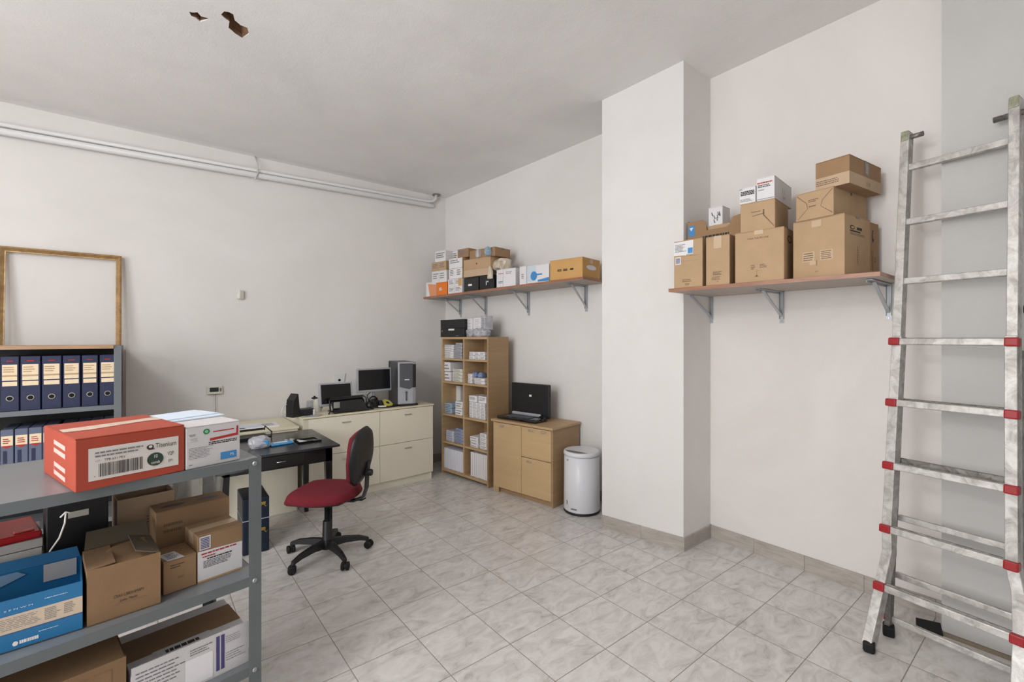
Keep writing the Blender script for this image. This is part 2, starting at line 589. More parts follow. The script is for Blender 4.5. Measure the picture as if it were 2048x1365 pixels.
class Face:
    """a rectangle on a box onto which print is laid; u to the right, v up, both 0..1"""

    def __init__(self, mb, o, U, V, lift=0.0006):
        self.mb, self.o, self.U, self.V = mb, Vector(o), Vector(U), Vector(V)
        self.n = self.U.cross(self.V).normalized()
        self.lift = lift

    def p(self, u, v, k=1):
        return self.o + self.U * u + self.V * v + self.n * self.lift * k

    def rect(self, u0, v0, u1, v1, m, k=1):
        self.mb.poly([self.p(u0, v0, k), self.p(u1, v0, k), self.p(u1, v1, k), self.p(u0, v1, k)], m)

    def shape(self, pts, m, k=1):
        self.mb.poly([self.p(u, v, k) for u, v in pts], m)

    def oval(self, u, v, ru, rv, m, k=1):
        self.shape([(u + ru * math.cos(a), v + rv * math.sin(a)) for a in [2 * math.pi * i / 24 for i in range(24)]], m, k)

    def text(self, s, u, v, hv, m, k=1, wu=None, slant=0.0):
        vs, fs, wd = text_polys(s)
        hm = self.V.length * hv
        sx = hm if wu is None else wu * self.U.length / wd
        un, vn = self.U.normalized(), self.V.normalized()
        base = self.p(u, v, k)
        nv = [self.mb.bm.verts.new(base + un * (q.x * sx + slant * q.y * hm) + vn * q.y * hm) for q in vs]
        mi = self.mb.mi(m)
        for f in fs:
            try:
                g = self.mb.bm.faces.new([nv[i] for i in f])
                g.material_index = mi
            except ValueError:
                pass

    def lines(self, u0, v0, u1, v1, n, m, k=1, fill=0.45, rag=0.35):
        """rows of small print"""
        h = (v1 - v0) / n
        for i in range(n):
            y = v1 - (i + 1) * h + h * (1 - fill) / 2
            x = u0
            end = u1 - random.random() * rag * (u1 - u0)
            while x < end:
                wv = (u1 - u0) * random.uniform(0.05, 0.16)
                e = min(x + wv, end)
                self.rect(x, y, e, y + h * fill, m, k)
                x = e + (u1 - u0) * 0.02

    def barcode(self, u0, v0, u1, v1, m, n=34, k=1):
        x = u0
        st = (u1 - u0) / n
        while x < u1:
            wv = st * random.choice((0.25, 0.4, 0.7))
            self.rect(x, v0, min(x + wv, u1), v1, m, k)
            x += wv + st * random.choice((0.25, 0.45, 0.6))


def box_faces(mb, w, d, h):
    return {'F': Face(mb, (-w / 2, -d / 2, 0), (w, 0, 0), (0, 0, h)),
            'R': Face(mb, (w / 2, -d / 2, 0), (0, d, 0), (0, 0, h)),
            'L': Face(mb, (-w / 2, d / 2, 0), (0, -d, 0), (0, 0, h)),
            'T': Face(mb, (-w / 2, -d / 2, h), (w, 0, 0), (0, d, 0))}


def carton(label, fl, rot, w, d, h, m=CARD, group=None, name='cardboard_box', cat='box', prt=None, stickers=None, tape=None, flaps=True, tapedown=0.25, seam='x'):
    """closed carton; fl: its front left bottom corner, rot: heading of its front edge in degrees.
    prt(faces) prints on the board, stickers: [(part name, function(faces))], tape: material over the seam"""
    a = math.radians(rot)
    loc = Vector(fl) + Vector((math.cos(a) * w / 2 - math.sin(a) * d / 2, math.sin(a) * w / 2 + math.cos(a) * d / 2, 0))
    mb = MB()
    ft = 0.003 if flaps else 0
    mb.box((0, 0, (h - ft) / 2), (w, d, h - ft), m, bev=0.0022)
    root = None
    if prt:
        prt(box_faces(mb, w, d, h - ft * 0))
    root = mb.build(name)
    root.location = loc
    root.rotation_euler = (0, 0, a)
    tag(root, label, cat, group)
    if flaps:
        for s in (-1, 1):
            f = MB()
            if seam == 'x':
                f.box((0, s * (d / 4 + 0.0006), h - ft / 2), (w - 0.001, d / 2 - 0.0015, ft), m)
            else:
                f.box((s * (w / 4 + 0.0006), 0, h - ft / 2), (w / 2 - 0.0015, d - 0.001, ft), m)
            f.build('flap', root)
    if tape:
        t = MB()
        e = 0.0008
        tw = 0.024
        if seam == 'x':
            t.box((0, 0, h + e / 2), (w, tw * 2, e), tape)
            for s in (-1, 1):
                t.box((s * (w / 2 + e / 2), 0, h - h * tapedown / 2), (e, tw * 2, h * tapedown), tape)
        else:
            t.box((0, 0, h + e / 2), (tw * 2, d, e), tape)
            for s in (-1, 1):
                t.box((0, s * (d / 2 + e / 2), h - h * tapedown / 2), (tw * 2, e, h * tapedown), tape)
        t.build('packing_tape', root)
    for nm, fn in (stickers or []):
        s = MB()
        F = box_faces(s, w, d, h)
        for q in F.values():
            q.lift = 0.0012
        fn(F)
        s.build(nm, root)
    return root


def open_carton(label, fl, rot, w, d, h, m, inside, flaps=(), group=None, prt=None, stickers=None, name='cardboard_box', th=0.004, cat='box', front_cut=None):
    """open carton: four walls and a bottom; flaps: (side, length, lift angle in degrees from straight up, outward)"""
    a = math.radians(rot)
    loc = Vector(fl) + Vector((math.cos(a) * w / 2 - math.sin(a) * d / 2, math.sin(a) * w / 2 + math.cos(a) * d / 2, 0))
    mb = MB()
    mb.bx(-w / 2, w / 2, -d / 2, d / 2, 0, th, inside)
    if front_cut:
        mb.prism([(x * w - w / 2, -d / 2, y * h) for x, y in front_cut], (0, th, 0), m)
    else:
        mb.bx(-w / 2, w / 2, -d / 2, -d / 2 + th, 0, h, m)
    mb.bx(-w / 2, w / 2, d / 2 - th, d / 2, 0, h, m)
    mb.bx(-w / 2, -w / 2 + th, -d / 2 + th, d / 2 - th, 0, h, m)
    mb.bx(w / 2 - th, w / 2, -d / 2 + th, d / 2 - th, 0, h, m)
    if prt:
        prt(box_faces(mb, w, d, h))
    root = mb.build(name)
    root.location = loc
    root.rotation_euler = (0, 0, a)
    tag(root, label, cat, group)
    for side, ln, ang, fm in flaps:
        f = MB()
        g = math.radians(ang)
        L = w if side in 'FB' else d
        q = [(-L / 2 + 0.004, 0, 0), (L / 2 - 0.004, 0, 0), (L / 2 - 0.012, 0, ln), (-L / 2 + 0.012, 0, ln)]
        f.prism(q, (0, th * 0.8, 0), fm)
        o = f.build('flap', root)
        # flap hinge axis runs along the edge; positive angle opens outward
        if side == 'F':
            o.location, o.rotation_euler = (0, -d / 2, h), (g, 0, 0)
        elif side == 'B':
            o.location, o.rotation_euler = (0, d / 2, h), (g, 0, math.pi)
        elif side == 'L':
            o.location, o.rotation_euler = (-w / 2, 0, h), (g, 0, -math.pi / 2)
        else:
            o.location, o.rotation_euler = (w / 2, 0, h), (g, 0, math.pi / 2)
    for nm, fn in (stickers or []):
        s = MB()
        F = box_faces(s, w, d, h)
        for q in F.values():
            q.lift = 0.0012
        fn(F)
        s.build(nm, root)
    return root


# ================================================================= THE ROOM
YB = 5.1                       # back wall
CORNER = (3.005, YB)
WALLQ = (3.42, 2.80)           # near end of the slanted far part of the right wall
COLN, COLF = (3.069, 1.833), (2.945, 2.49)
REC = (3.452, 1.833)
PIL = (3.26, 0.473)


def wall_mesh(name, pts, m, z1=3.85, th=0.15, flip=1):
    """vertical wall along a line of floor points, thickness outward"""
    mb = MB()
    for (x0, y0), (x1, y1) in zip(pts, pts[1:]):
        t = Vector((x1 - x0, y1 - y0, 0)).normalized()
        n = Vector((t.y, -t.x, 0)) * flip * th
        mb.prism([(x0, y0, 0), (x1, y1, 0), (x1 + n.x, y1 + n.y, 0), (x0 + n.x, y0 + n.y, 0)], (0, 0, z1), m)
    return struct(mb.build(name))


mb = MB()
mb.bx(-3.45, 3.75, -3.2, 5.3, -0.1, 0, FLOOR)
struct(mb.build('floor'))
wall_mesh('wall_back', [(-3.4, YB), (3.02, YB)], WALL, flip=-1)
wall_mesh('wall_right', [CORNER, (3.42, 2.80), (3.44, 2.5)], WALL, flip=-1)
wall_mesh('wall_recess', [REC, (3.44, 0.40)], WALL2, flip=-1)
mb = MB()
mb.prism([(*COLN, 0), (*COLF, 0), (3.6, 2.56, 0), (3.6, 1.833, 0)], (0, 0, 3.85), WALL)
struct(mb.build('wall_column'))
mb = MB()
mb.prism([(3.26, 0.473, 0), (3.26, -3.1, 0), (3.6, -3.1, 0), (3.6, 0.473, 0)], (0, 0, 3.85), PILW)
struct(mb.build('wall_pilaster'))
# wall on the left with a wide window opening, closed wall behind the camera
mb = MB()
mb.bx(-3.42, -3.27, -3.1, -0.5, 0, 3.85, WALL)
mb.bx(-3.42, -3.27, 2.5, 5.2, 0, 3.85, WALL)
mb.bx(-3.42, -3.27, -0.5, 2.5, 0, 0.8, WALL)
mb.bx(-3.42, -3.27, -0.5, 2.5, 2.9, 3.85, WALL)
struct(mb.build('wall_left'))
mb = MB()
for a in (-0.5, 0.5, 1.47, 2.44):
    mb.bx(-3.40, -3.34, a, a + 0.06, 0.8, 2.9, OFFW)
mb.bx(-3.40, -3.34, -0.5, 2.5, 0.8, 0.86, OFFW)
mb.bx(-3.40, -3.34, -0.5, 2.5, 2.84, 2.9, OFFW)
struct(mb.build('window_1'))
mb = MB()
mb.bx(-3.42, -2.1, -3.2, -3.05, 0, 3.85, WALL)
mb.bx(0.9, 3.6, -3.2, -3.05, 0, 3.85, WALL)
mb.bx(-2.1, 0.9, -3.2, -3.05, 0, 3.85, mat('bounce_damping_grey', srgb(120, 120, 122), 0.6))  # unseen dark infill added to cut bounce onto the near shelving
struct(mb.build('wall_front'))

# ceiling: flat over the near part, falling gently towards the back wall, with two broken holes
prof = [(-3.2, 3.575), (1.83, 3.575), (2.49, 3.508), (2.85, 3.498), (5.3, 3.316)]
mb = MB()
xs = (-3.45, 3.75)
bot = [[mb.bm.verts.new((x, y, z)) for x in xs] for y, z in prof]
top = [[mb.bm.verts.new((x, y, 3.9)) for x in xs] for y, z in (prof[0], prof[-1])]
for a, b in zip(bot, bot[1:]):
    mb.bm.faces.new([a[0], b[0], b[1], a[1]])
mb.bm.faces.new([top[0][0], top[0][1], top[1][1], top[1][0]])
mb.bm.faces.new([top[0][0], bot[0][0], bot[0][1], top[0][1]])
mb.bm.faces.new([bot[-1][0], top[1][0], top[1][1], bot[-1][1]])
mb.bm.faces.new([top[0][0], top[1][0]] + [b[0] for b in bot[::-1]])
mb.bm.faces.new([top[1][1], top[0][1]] + [b[1] for b in bot])
bmesh.ops.recalc_face_normals(mb.bm, faces=mb.bm.faces)
mb.mi(CEIL)
ceil = struct(mb.build('ceiling'))
H1 = [(1290, 80), (1318, 86), (1348, 84), (1372, 112), (1398, 118), (1432, 128), (1398, 142), (1366, 150), (1340, 128), (1305, 108)]
H2 = [(1530, 78), (1560, 82), (1592, 98), (1602, 138), (1642, 172), (1688, 190), (1700, 232), (1652, 256), (1604, 226), (1560, 192), (1566, 146), (1540, 130), (1508, 100)]
cav = []


def ceil_z(y):
    for (y0, z0_), (y1, z1_) in zip(prof, prof[1:]):
        if y <= y1:
            return z0_ + (y - y0) / (y1 - y0) * (z1_ - z0_)
    return prof[-1][1]


def on_ceiling(px, py):
    z = 3.5
    for _ in range(20):
        p = on_z(px, py, z)
        z = ceil_z(p.y)
    return p


for H in (H1, H2):
    P = [on_ceiling(x * 0.293, y * 0.293) for x, y in H]
    c = MB()
    c.prism([(p.x, p.y, p.z - 0.03) for p in P], (0, 0, 0.13), BRICK)
    cut = c.build('cut')
    bo = ceil.modifiers.new('b', 'BOOLEAN')
    bo.object = cut
    bo.operation = 'DIFFERENCE'
    bo.solver = 'EXACT'
    bpy.context.view_layer.update()
    me = bpy.data.meshes.new_from_object(ceil.evaluated_get(bpy.context.evaluated_depsgraph_get()))
    ceil.modifiers.clear()
    ceil.data = me
    bpy.data.objects.remove(cut)
    cav.append(P)
for P in cav:
    # torn brick lining inside the hole
    c = MB()
    k = c.mi(BRICK)
    cen = sum(P, Vector()) / len(P)
    rings = []
    for s, z in ((0.995, 0.002), (0.97, 0.03), (0.72, 0.06), (0.3, 0.068)):
        rings.append([c.bm.verts.new((cen.x + (p.x - cen.x) * s, cen.y + (p.y - cen.y) * s, p.z + z + random.uniform(-0.004, 0.008) * (s < 1))) for p in P])
    for a, b in zip(rings, rings[1:]):
        for j in range(len(P)):
            c.bm.faces.new([a[j], a[(j + 1) % len(P)], b[(j + 1) % len(P)], b[j]])
    c.bm.faces.new(rings[-1])
    c.build('broken_brick_cavity', ceil)

# skirting of tile strips, one piece between joints
def skirting(name, P, Q, joints=(), hgt=0.1, th=0.012, side=1):
    P, Q = Vector((*P, 0)), Vector((*Q, 0))
    t = (Q - P)
    Ln = t.length
    t.normalize()
    n = Vector((-t.y, t.x, 0)) * side
    mb = MB()
    cuts = [0] + [j for j in joints if 0 < j < Ln] + [Ln]
    for a, b in zip(cuts, cuts[1:]):
        p, q = P + t * (a + 0.0008), P + t * (b - 0.0008)
        mb.prism([p, q, q + n * th, p + n * th], (0, 0, hgt), SKIRT)
    return struct(mb.build(name))


def joints_y(P, Q):
    P, Q = Vector(P), Vector(Q)
    out = []
    for k in range(-12, 14):
        y = TY0 + k * TILE_Y
        if (P.y - y) * (Q.y - y) < 0:
            out.append(abs((P.y - y) / (Q.y - P.y)) * (Q - P).length)
    return sorted(out)


skirting('baseboard_recess', REC, (3.44, 0.473), joints_y(REC, (3.44, 0.473)), side=-1)
skirting('baseboard_column', COLF, COLN, joints_y(COLF, COLN), side=-1)
skirting('baseboard_column_side', (3.057, 1.833), REC, (), side=-1)
skirting('baseboard_right', CORNER, WALLQ, joints_y(CORNER, WALLQ), side=-1)
skirting('baseboard_back', (-3.3, YB), (3.0, YB), [k * TILE_X for k in range(1, 20)], side=-1)
mb = MB()
mb.prism([(3.249, 0.473, 0), (3.249, -2.9, 0), (3.26, -2.9, 0), (3.26, 0.473, 0)], (0, 0, 0.02), mat('brownish_grey_strip', srgb(128, 116, 100), 0.9, var=0.15))  # low brownish grey strip along the pilaster foot
struct(mb.build('trim_1'))

# heating pipes along the top of the back wall
t = thing('heating_pipe', 'pair of white painted pipes running along the top of the back wall', 'pipe', (0, YB, 3.1))
Lp = [at_d(-160, 3.36, 0), at_d(872, 5.5, 0)]
mb = MB()
xA, xB = -3.2, 2.80
def pz(x, z0, z1):
    return z0 + (x + 0.83) / 3.7 * (z1 - z0)
inv = lambda p: (p[0], p[1] - YB, p[2] - 3.1)
up = [(xA, YB - 0.045, pz(xA, 3.145, 3.235)), (2.72, YB - 0.045, pz(2.72, 3.145, 3.235)), (2.79, YB - 0.05, 3.245), (2.83, YB - 0.055, 3.28), (2.84, YB - 0.055, 3.38)]
mb.tube([inv(p) for p in up], 0.017, PIPE, 14)
mb.build('upper_pipe', t)
mb = MB()
lo = [(xA, YB - 0.05, pz(xA, 3.092, 3.192)), (2.74, YB - 0.05, pz(2.74, 3.092, 3.192)), (2.80, YB - 0.02, 3.2), (2.82, YB, 3.2)]
mb.tube([inv(p) for p in lo], 0.026, PIPE, 16)
mb.build('lower_pipe', t)
mb = MB()
mb.lathe(inv((2.84, YB - 0.055, 3.325)), [(0.05, 0), (0.05, 0.012), (0.02, 0.02)], mat('grey_collar', srgb(150, 146, 140), 0.6), 20)
mb.build('ceiling_collar', t)
p = at_d(513, 1, 0)
xx = on_wall(513, (0, YB - 0.08), (1, YB - 0.08))[0].x
mb = MB()
mb.tube([inv((xx, YB - 0.01, 3.33)), inv((xx + 0.012, YB - 0.075, 3.24)), inv((xx + 0.01, YB - 0.085, 3.15)), inv((xx - 0.015, YB - 0.083, 3.085)), inv((xx - 0.04, YB - 0.075, 3.09))], 0.006, STRING, 8)
mb.build('pipe_hanger', t)

# ---------------------------------------------------------------- things on the back wall
P5, Q5 = (0, YB), (1, YB)
c, d = on_wall(479, P5, Q5)
t = thing('wall_sensor', 'small white motion sensor high on the back wall', 'sensor', (c.x, YB, z_at(590, d)))
mb = MB()
mb.box((0.005, -0.02, 0), (0.05, 0.04, 0.085), OFFW, rz=0.5, bev=0.008, seg=2)
mb.build('housing', t)
mb = MB()
mb.box((-0.02, -0.03, 0.02), (0.03, 0.012, 0.02), PIPE, bev=0.003)
mb.build('lens', t)
c, d = on_wall(429, P5, Q5)
t = thing('thermostat', 'cream room thermostat with dark display on the back wall', 'thermostat', (c.x, YB, z_at(780, d)))
mb = MB()
mb.box((0, -0.014, 0), (0.125, 0.028, 0.078), OFFW, bev=0.004)
mb.build('housing', t)
mb = MB()
mb.box((-0.005, -0.0285, 0.003), (0.07, 0.003, 0.04), mat('lcd', srgb(38, 44, 44), 0.2))
mb.box((0.045, -0.03, 0.0), (0.012, 0.004, 0.03), INK_G)
mb.build('display', t)
mb = MB()
mb.tube([(0.0, -0.008, -0.04), (0.0, -0.008, -0.6)], 0.006, OFFW, 8)
mb.tube([(0.014, -0.006, -0.04), (0.014, -0.006, -0.6)], 0.004, PIPE, 8)
mb.build('cable', t)
c, d = on_wall(678, P5, Q5)
t = thing('wall_plate', 'white plate with a black hole on the wall above the small monitor', 'plate', (c.x, YB, z_at(757, d)))
mb = MB()
mb.prism([(-0.06, -0.012, -0.06), (0.05, -0.012, -0.06), (0.065, -0.012, 0.05), (-0.05, -0.012, 0.05)], (0, 0.011, 0), PIPE)
mb.build('cover', t)
mb = MB()
mb.lathe((0.0, -0.016, -0.02), [(0.014, 0), (0.014, 0.004)], HOLE, 16, 'Y')
mb.build('opening', t)

# ---------------------------------------------------------------- the ladder
g = Vector((0.1976, 0.9803, 0)).normalized()
LT, RTp = Vector((3.262, 0.612, 2.668)), Vector((3.19, 0.205, 2.668))
LK, RK = Vector((3.054, 0.65, 0.56)), Vector((2.985, 0.195, 0.56))
gdir = ((LK - RK).normalized() + (LT - RTp).normalized()).normalized()
lad = thing('telescopic_ladder', 'worn aluminium telescopic ladder with red rung caps leaning at the right', 'ladder', (2.9, 0.4, 0))
W = lambda p: Vector(p) - Vector((2.9, 0.4, 0))


def lpt(side, z, inner=False):
    a, b = (LK, LT) if side == 'l' else (RK, RTp)
    t = (z - a.z) / (b.z - a.z)
    p = a.lerp(b, t)
    return p


nrm = (LT - LK).normalized().cross(gdir).normalized()  # towards the wall
if nrm.x < 0:
    nrm = -nrm
fx = at_d(1779, 2.395, 0.437); f2 = at_d(1763, 2.335, 0.28); f3 = at_d(1738, 2.285, 0.03)
def mirror(q):
    base = lpt('l', q.z)
    dv = q - base
    lat = dv.dot(gdir)
    return lpt('r', q.z) + dv - gdir * dv.length * 0.2
lowL = [f3, f2, fx, lpt('l', 0.56) - gdir * 0.004, lpt('l', 1.0) - gdir * 0.006, lpt('l', 1.56) - gdir * 0.008]
lowR = [mirror(f3), mirror(f2), mirror(fx), lpt('r', 0.56) + gdir * 0.004, lpt('r', 1.0) + gdir * 0.006, lpt('r', 1.56) + gdir * 0.008]
for pts in (lowL, lowR):
    mb = MB()
    mb.sweep([W(p) for p in pts], gdir, 0.042, 0.066, ALU)
    for z in (0.7, 0.98, 1.28):
        pass
    s = mb.build('outer_stile', lad, bevel=0.003)
    f = MB()
    p = W(pts[0])
    f.box(p + Vector((0, 0, -0.002)), (0.075, 0.05, 0.055), RUBBER, rz=0.24, bev=0.012, seg=2)
    f.build('rubber_foot', s)
for sd, sg in (('l', -1), ('r', 1)):
    mb = MB()
    a, b = lpt(sd, 0.95) + gdir * sg * 0.008, lpt(sd, 2.668)
    mb.sweep([W(a), W(b)], gdir, 0.038, 0.058, ALU)
    mb.build('inner_stile', lad, bevel=0.003)
    mb = MB()
    q = lpt(sd, 2.64)
    mb.sweep([W(q - (b - a).normalized() * 0.02), W(q + (b - a).normalized() * 0.035)], gdir, 0.034, 0.065, ALU_G)
    mb.build('end_cap', lad, bevel=0.003)
# pivot tube ends at the very top
mb = MB()
q = lpt('l', 2.645)
mb.tube([W(q - gdir * 0.0), W(q - gdir * 0.07)], 0.013, ALU_D, 14)
mb.build('pivot_pin', lad)
mb = MB()
q = lpt('r', 2.60)
mb.tube([W(q + gdir * 0.075), W(q - gdir * 0.25)], 0.014, ALU_D, 14)
mb.build('pivot_pin', lad)


def rung(zl, outer, lat=0.0, back=0.0, cap=None, parent=lad, drop=0.0, lp=None, rp=None, m=ALU):
    a = lp if lp is not None else lpt('l', zl)
    b = rp if rp is not None else lpt('r', zl)
    ext = 0.0 if outer else -0.016
    off = nrm * (back - (0.030 if outer and back == 0 else 0))
    a2, b2 = a + gdir * ext + off, b - gdir * ext + off
    mb = MB()
    t = (b2 - a2).normalized()
    up = t.cross(nrm).normalized()
    mb.sweep([W(a2), W(b2)], nrm, 0.028, 0.034, m)
    if m is ALU:
        mb.sweep([W(a2 + nrm * 0.017 + Vector((0, 0, 0.004))), W(b2 + nrm * 0.017 + Vector((0, 0, 0.004)))], nrm, 0.012, 0.034, ALU_D)
    r = mb.build('rung', parent, bevel=0.004)
    if cap:
        for e, s in ((a2, 1), (b2, -1)):
            c = MB()
            c.sweep([W(e - gdir * s * 0.026), W(e + gdir * s * 0.022)], nrm, 0.046, 0.04, REDP)
            c.build('red_cap', r, bevel=0.006)
    return r


for z in (2.475, 2.175, 1.855):
    rung(z, False)
for z in (1.53, 1.208, 0.88, 0.555):
    rung(z, True, cap=True)
rung(0.28, True, cap=True, lp=lowL[1] + (lowL[2] - lowL[1]) * 0.1, rp=lowR[1] + (lowR[2] - lowR[1]) * 0.1)
# rear section folded against the front one
bk = nrm * 0.075 + Vector((0, 0, 0))
for sd, sg in (('l', 1), ('r', -1)):
    a = lpt(sd, 0.05) + bk + gdir * sg * 0.0
    a.x -= 0.03
    b = lpt(sd, 1.5) + nrm * 0.05
    mb = MB()
    mb.sweep([W(a), W(b)], gdir, 0.024, 0.045, ALU_D)
    s = mb.build('rear_stile', lad, bevel=0.003)
    f = MB()
    f.box(W(a) + Vector((0, 0, -0.02)), (0.07, 0.05, 0.06), RUBBER, rz=0.24, bev=0.012, seg=2)
    f.build('rubber_foot', s)
for z in (0.60, 0.30, 0.085, 0.905, 1.22):
    off = 0.11 if 0.1 < z < 0.7 else 0.06
    a, b = lpt('l', z) + nrm * off, lpt('r', z) + nrm * off
    mb = MB()
    mb.sweep([W(a), W(b)], nrm, 0.026, 0.030, ALU if z < 0.7 else ALU_D)
    r = mb.build('rung', lad, bevel=0.004)
    if z < 0.1:
        c = MB()
        c.sweep([W(a + gdir * 0.02), W(a - gdir * 0.014)], nrm, 0.032, 0.034, REDP)
        c.build('red_cap', r, bevel=0.004)
mb = MB()
q = lpt('r', 1.68) - gdir * 0.06
mb.lathe(W(q), [(0.02, -0.03), (0.024, -0.02), (0.024, 0.03), (0.016, 0.035)], BLACK, 16, 'Y')
mb.build('locking_knob', lad)
mb = MB()
mb.sweep([W(lpt('r', 1.56) - gdir * 0.045), W(lpt('r', 0.6) - gdir * 0.045)], gdir, 0.012, 0.03, BLACK)
mb.build('locking_bar', lad)

# black plastic wedge lying where the pilaster meets the recess
t = on_z(1862, 1262, 0.02)
mb = MB()
mb.prism([(-0.05, -0.02, 0), (0.05, -0.02, 0), (0.05, 0.02, 0), (-0.05, 0.02, 0)], (0, 0, 0.012), RUBBER)
mb.prism([(-0.05, -0.016, 0.012), (-0.05, 0.022, 0.012), (-0.05, 0.022, 0.05)], (0.1, 0, 0), RUBBER)
o = mb.build('rubber_wedge')
o.location = (t.x + 0.02, t.y + 0.01, 0)
o.rotation_euler = (0, 0, math.radians(-68))
tag(o, 'black rubber wedge on the floor between the ladder and the pilaster', 'wedge')

# ---------------------------------------------------------------- wall shelves and brackets
def bracket(label, px, P, Q, ztop, zbot, reach, group, lean=0.0):
    c, d = on_wall(px, P, Q)
    t = Vector((Q[0] - P[0], Q[1] - P[1], 0)).normalized()
    ang = math.atan2(t.y, t.x)
    o = thing('shelf_bracket', label, 'bracket', (c.x, c.y, zbot), ang, group)
    H = ztop - zbot
    # local x along wall, local y into the room
    s = 1 if Vector((-t.y, t.x)).dot(-Vector((c.x, c.y))) > 0 else -1
    mb = MB()
    mb.bx(-0.014, 0.014, 0, s * 0.004, 0, H, ZINC)
    mb.bx(-0.014, -0.011, 0, s * 0.018, 0.03, H, ZINC)
    mb.bx(0.011, 0.014, 0, s * 0.018, 0.03, H, ZINC)
    mb.lathe((0, s * 0.004, 0.015), [(0.005, 0), (0.004, s * 0.003)], BOLT, 10, 'Y')
    mb.build('upright', o)
    mb = MB()
    mb.bx(-0.014, 0.014, 0, s * reach, H - 0.004, H, ZINC)
    mb.bx(-0.014, -0.011, 0, s * reach, H - 0.016, H, ZINC)
    mb.build('arm', o)
    mb = MB()
    mb.sweep([(0, s * 0.012, 0.05), (0, s * reach * 0.78, H - 0.008)], (1, 0, 0), 0.018, 0.008, ZINC)
    mb.build('strut', o)
    return o


WR_P, WR_Q = (3.452, 1.833), (3.44, 0.473)     # recess wall
for px, zt, zb, lb in ((1423, 1.874, 1.668, 'zinc shelf bracket beside the column, under the right shelf'),
                       (1564, 1.872, 1.655, 'middle zinc shelf bracket under the right shelf'),
                       (1778, 1.870, 1.655, 'zinc shelf bracket next to the ladder under the right shelf')):
    bracket(lb, px, WR_P, WR_Q, zt, zb, 0.38, 'brackets of the right shelf')
SRz0, SRz1 = 1.874, 1.896
mb = MB()
q = [(2.862, 1.824), (2.968, 0.665), (3.436, 0.665), (3.446, 1.824)]
mb.prism([(x, y, SRz0) for x, y in q], (0, 0, SRz1 - SRz0), REDWOOD)
mb.prism([(x + (0.002 if i in (0, 1) else 0), y, SRz0 - 0.0008) for i, (x, y) in enumerate(q)], (0, 0, 0.0008), SHELF_UNDER)
o = mb.build('wall_shelf')
tag(o, 'reddish brown laminate shelf in the recess right of the column', 'shelf')

# left shelf, slightly rising to the right
WL_P, WL_Q = CORNER, WALLQ
tl = Vector((WL_Q[0] - WL_P[0], WL_Q[1] - WL_P[1], 0)).normalized()
nl = Vector((tl.y, -tl.x, 0))
if nl.x > 0:
    nl = -nl
SLP = Vector((*CORNER, 0)) + nl * 0.40
SLQ = Vector((*WALLQ, 0)) + nl * 0.40
FLP, FLQ = (SLP.x, SLP.y), (SLQ.x, SLQ.y)
sl_a, _ = on_wall(847, FLP, FLQ)
sl_b, _ = on_wall(1166, FLP, FLQ)


def slz(px, top=True):
    c, _ = on_wall(px, FLP, FLQ)
    t = (c - sl_a).length / (sl_b - sl_a).length
    return 2.022 + 0.05 * t + (0.022 if top else 0)


za, zb_ = slz(847, False), slz(1166, False)
ba, bb = sl_a - nl * 0.39, sl_b - nl * 0.39
ba.y = min(ba.y, YB - 0.01)
mb = MB()
vsb = [(sl_a.x, sl_a.y, za), (sl_b.x, sl_b.y, zb_), (bb.x, bb.y, zb_), (ba.x, ba.y, za)]
mb.prism(vsb, (0, 0, 0.022), REDWOOD)
mb.prism([(x, y, z - 0.0008) for x, y, z in vsb], (0, 0, 0.0008), SHELF_UNDER)
o = mb.build('wall_shelf')
tag(o, 'long reddish brown laminate shelf over the bookcase, left of the column', 'shelf')
for px, zb, lb in ((922, 1.81, 'zinc bracket in the corner, leftmost under the long left shelf'),
                   (973, 1.80, 'zinc bracket above the crumpled bags under the long left shelf'),
                   (1058, 1.795, 'zinc bracket above the black open case under the left shelf'),
                   (1173, 1.81, 'zinc bracket nearest the column under the long left shelf')):
    c, _ = on_wall(px, WL_P, WL_Q)
    tt = (c - ba).length / (bb - ba).length
    bracket(lb, px, WL_P, WL_Q, 2.0195 + 0.05 * tt, zb, 0.33, 'brackets of the left shelf')

# ---------------------------------------------------------------- cartons on the right shelf
RP_, RQ_ = (2.872, 1.80), (2.978, 0.665)
GR = 'cartons on the right wall shelf'


def on_line(px0, px1, P, Q):
    a, da = on_wall(px0, P, Q)
    b, db = on_wall(px1, P, Q)
    v = b - a
    return a, math.degrees(math.atan2(v.y, v.x)), v.length, da, db


def fl3(a, z):
    return (a.x, a.y, z)


zt = SRz1
# A: leftmost, with paper label
a, r, wA, da, db = on_line(1348, 1405, RP_, RQ_)
def pA(F):
    f = F['F']
    f.lines(0.3, 0.11, 0.64, 0.18, 2, INK_S)
    f.lines(0.4, 0.04, 0.56, 0.09, 2, INK_S)
    f.rect(0.02, 0.66, 0.9, 0.664, INK_S); f.rect(0.1, 0.56, 0.85, 0.563, INK_S)
def sA(F):
    f = F['F']
    f.shape([(0.0, 0.70), (0.44, 0.68), (0.45, 0.70), (0.68, 0.70), (0.69, 0.985), (0.0, 0.98)], PAPER)
    f.lines(0.05, 0.76, 0.45, 0.93, 6, INK_G, 2)
    f.rect(0.5, 0.715, 0.67, 0.83, INK_B, 2)
def sA2(F):
    f = F['F']
    f.rect(0.05, 0.5, 0.25, 0.66, PAPER)
    f.lines(0.07, 0.52, 0.23, 0.64, 6, INK_V, 2, fill=0.6, rag=0.05)
carton('cardboard box with a large white label, leftmost on the right shelf', fl3(a, zt), r, wA, 0.14, 0.322, CARD, GR, prt=pA, stickers=[('paper_label', sA), ('small_label', sA2)], tape=TAPE, seam='y')
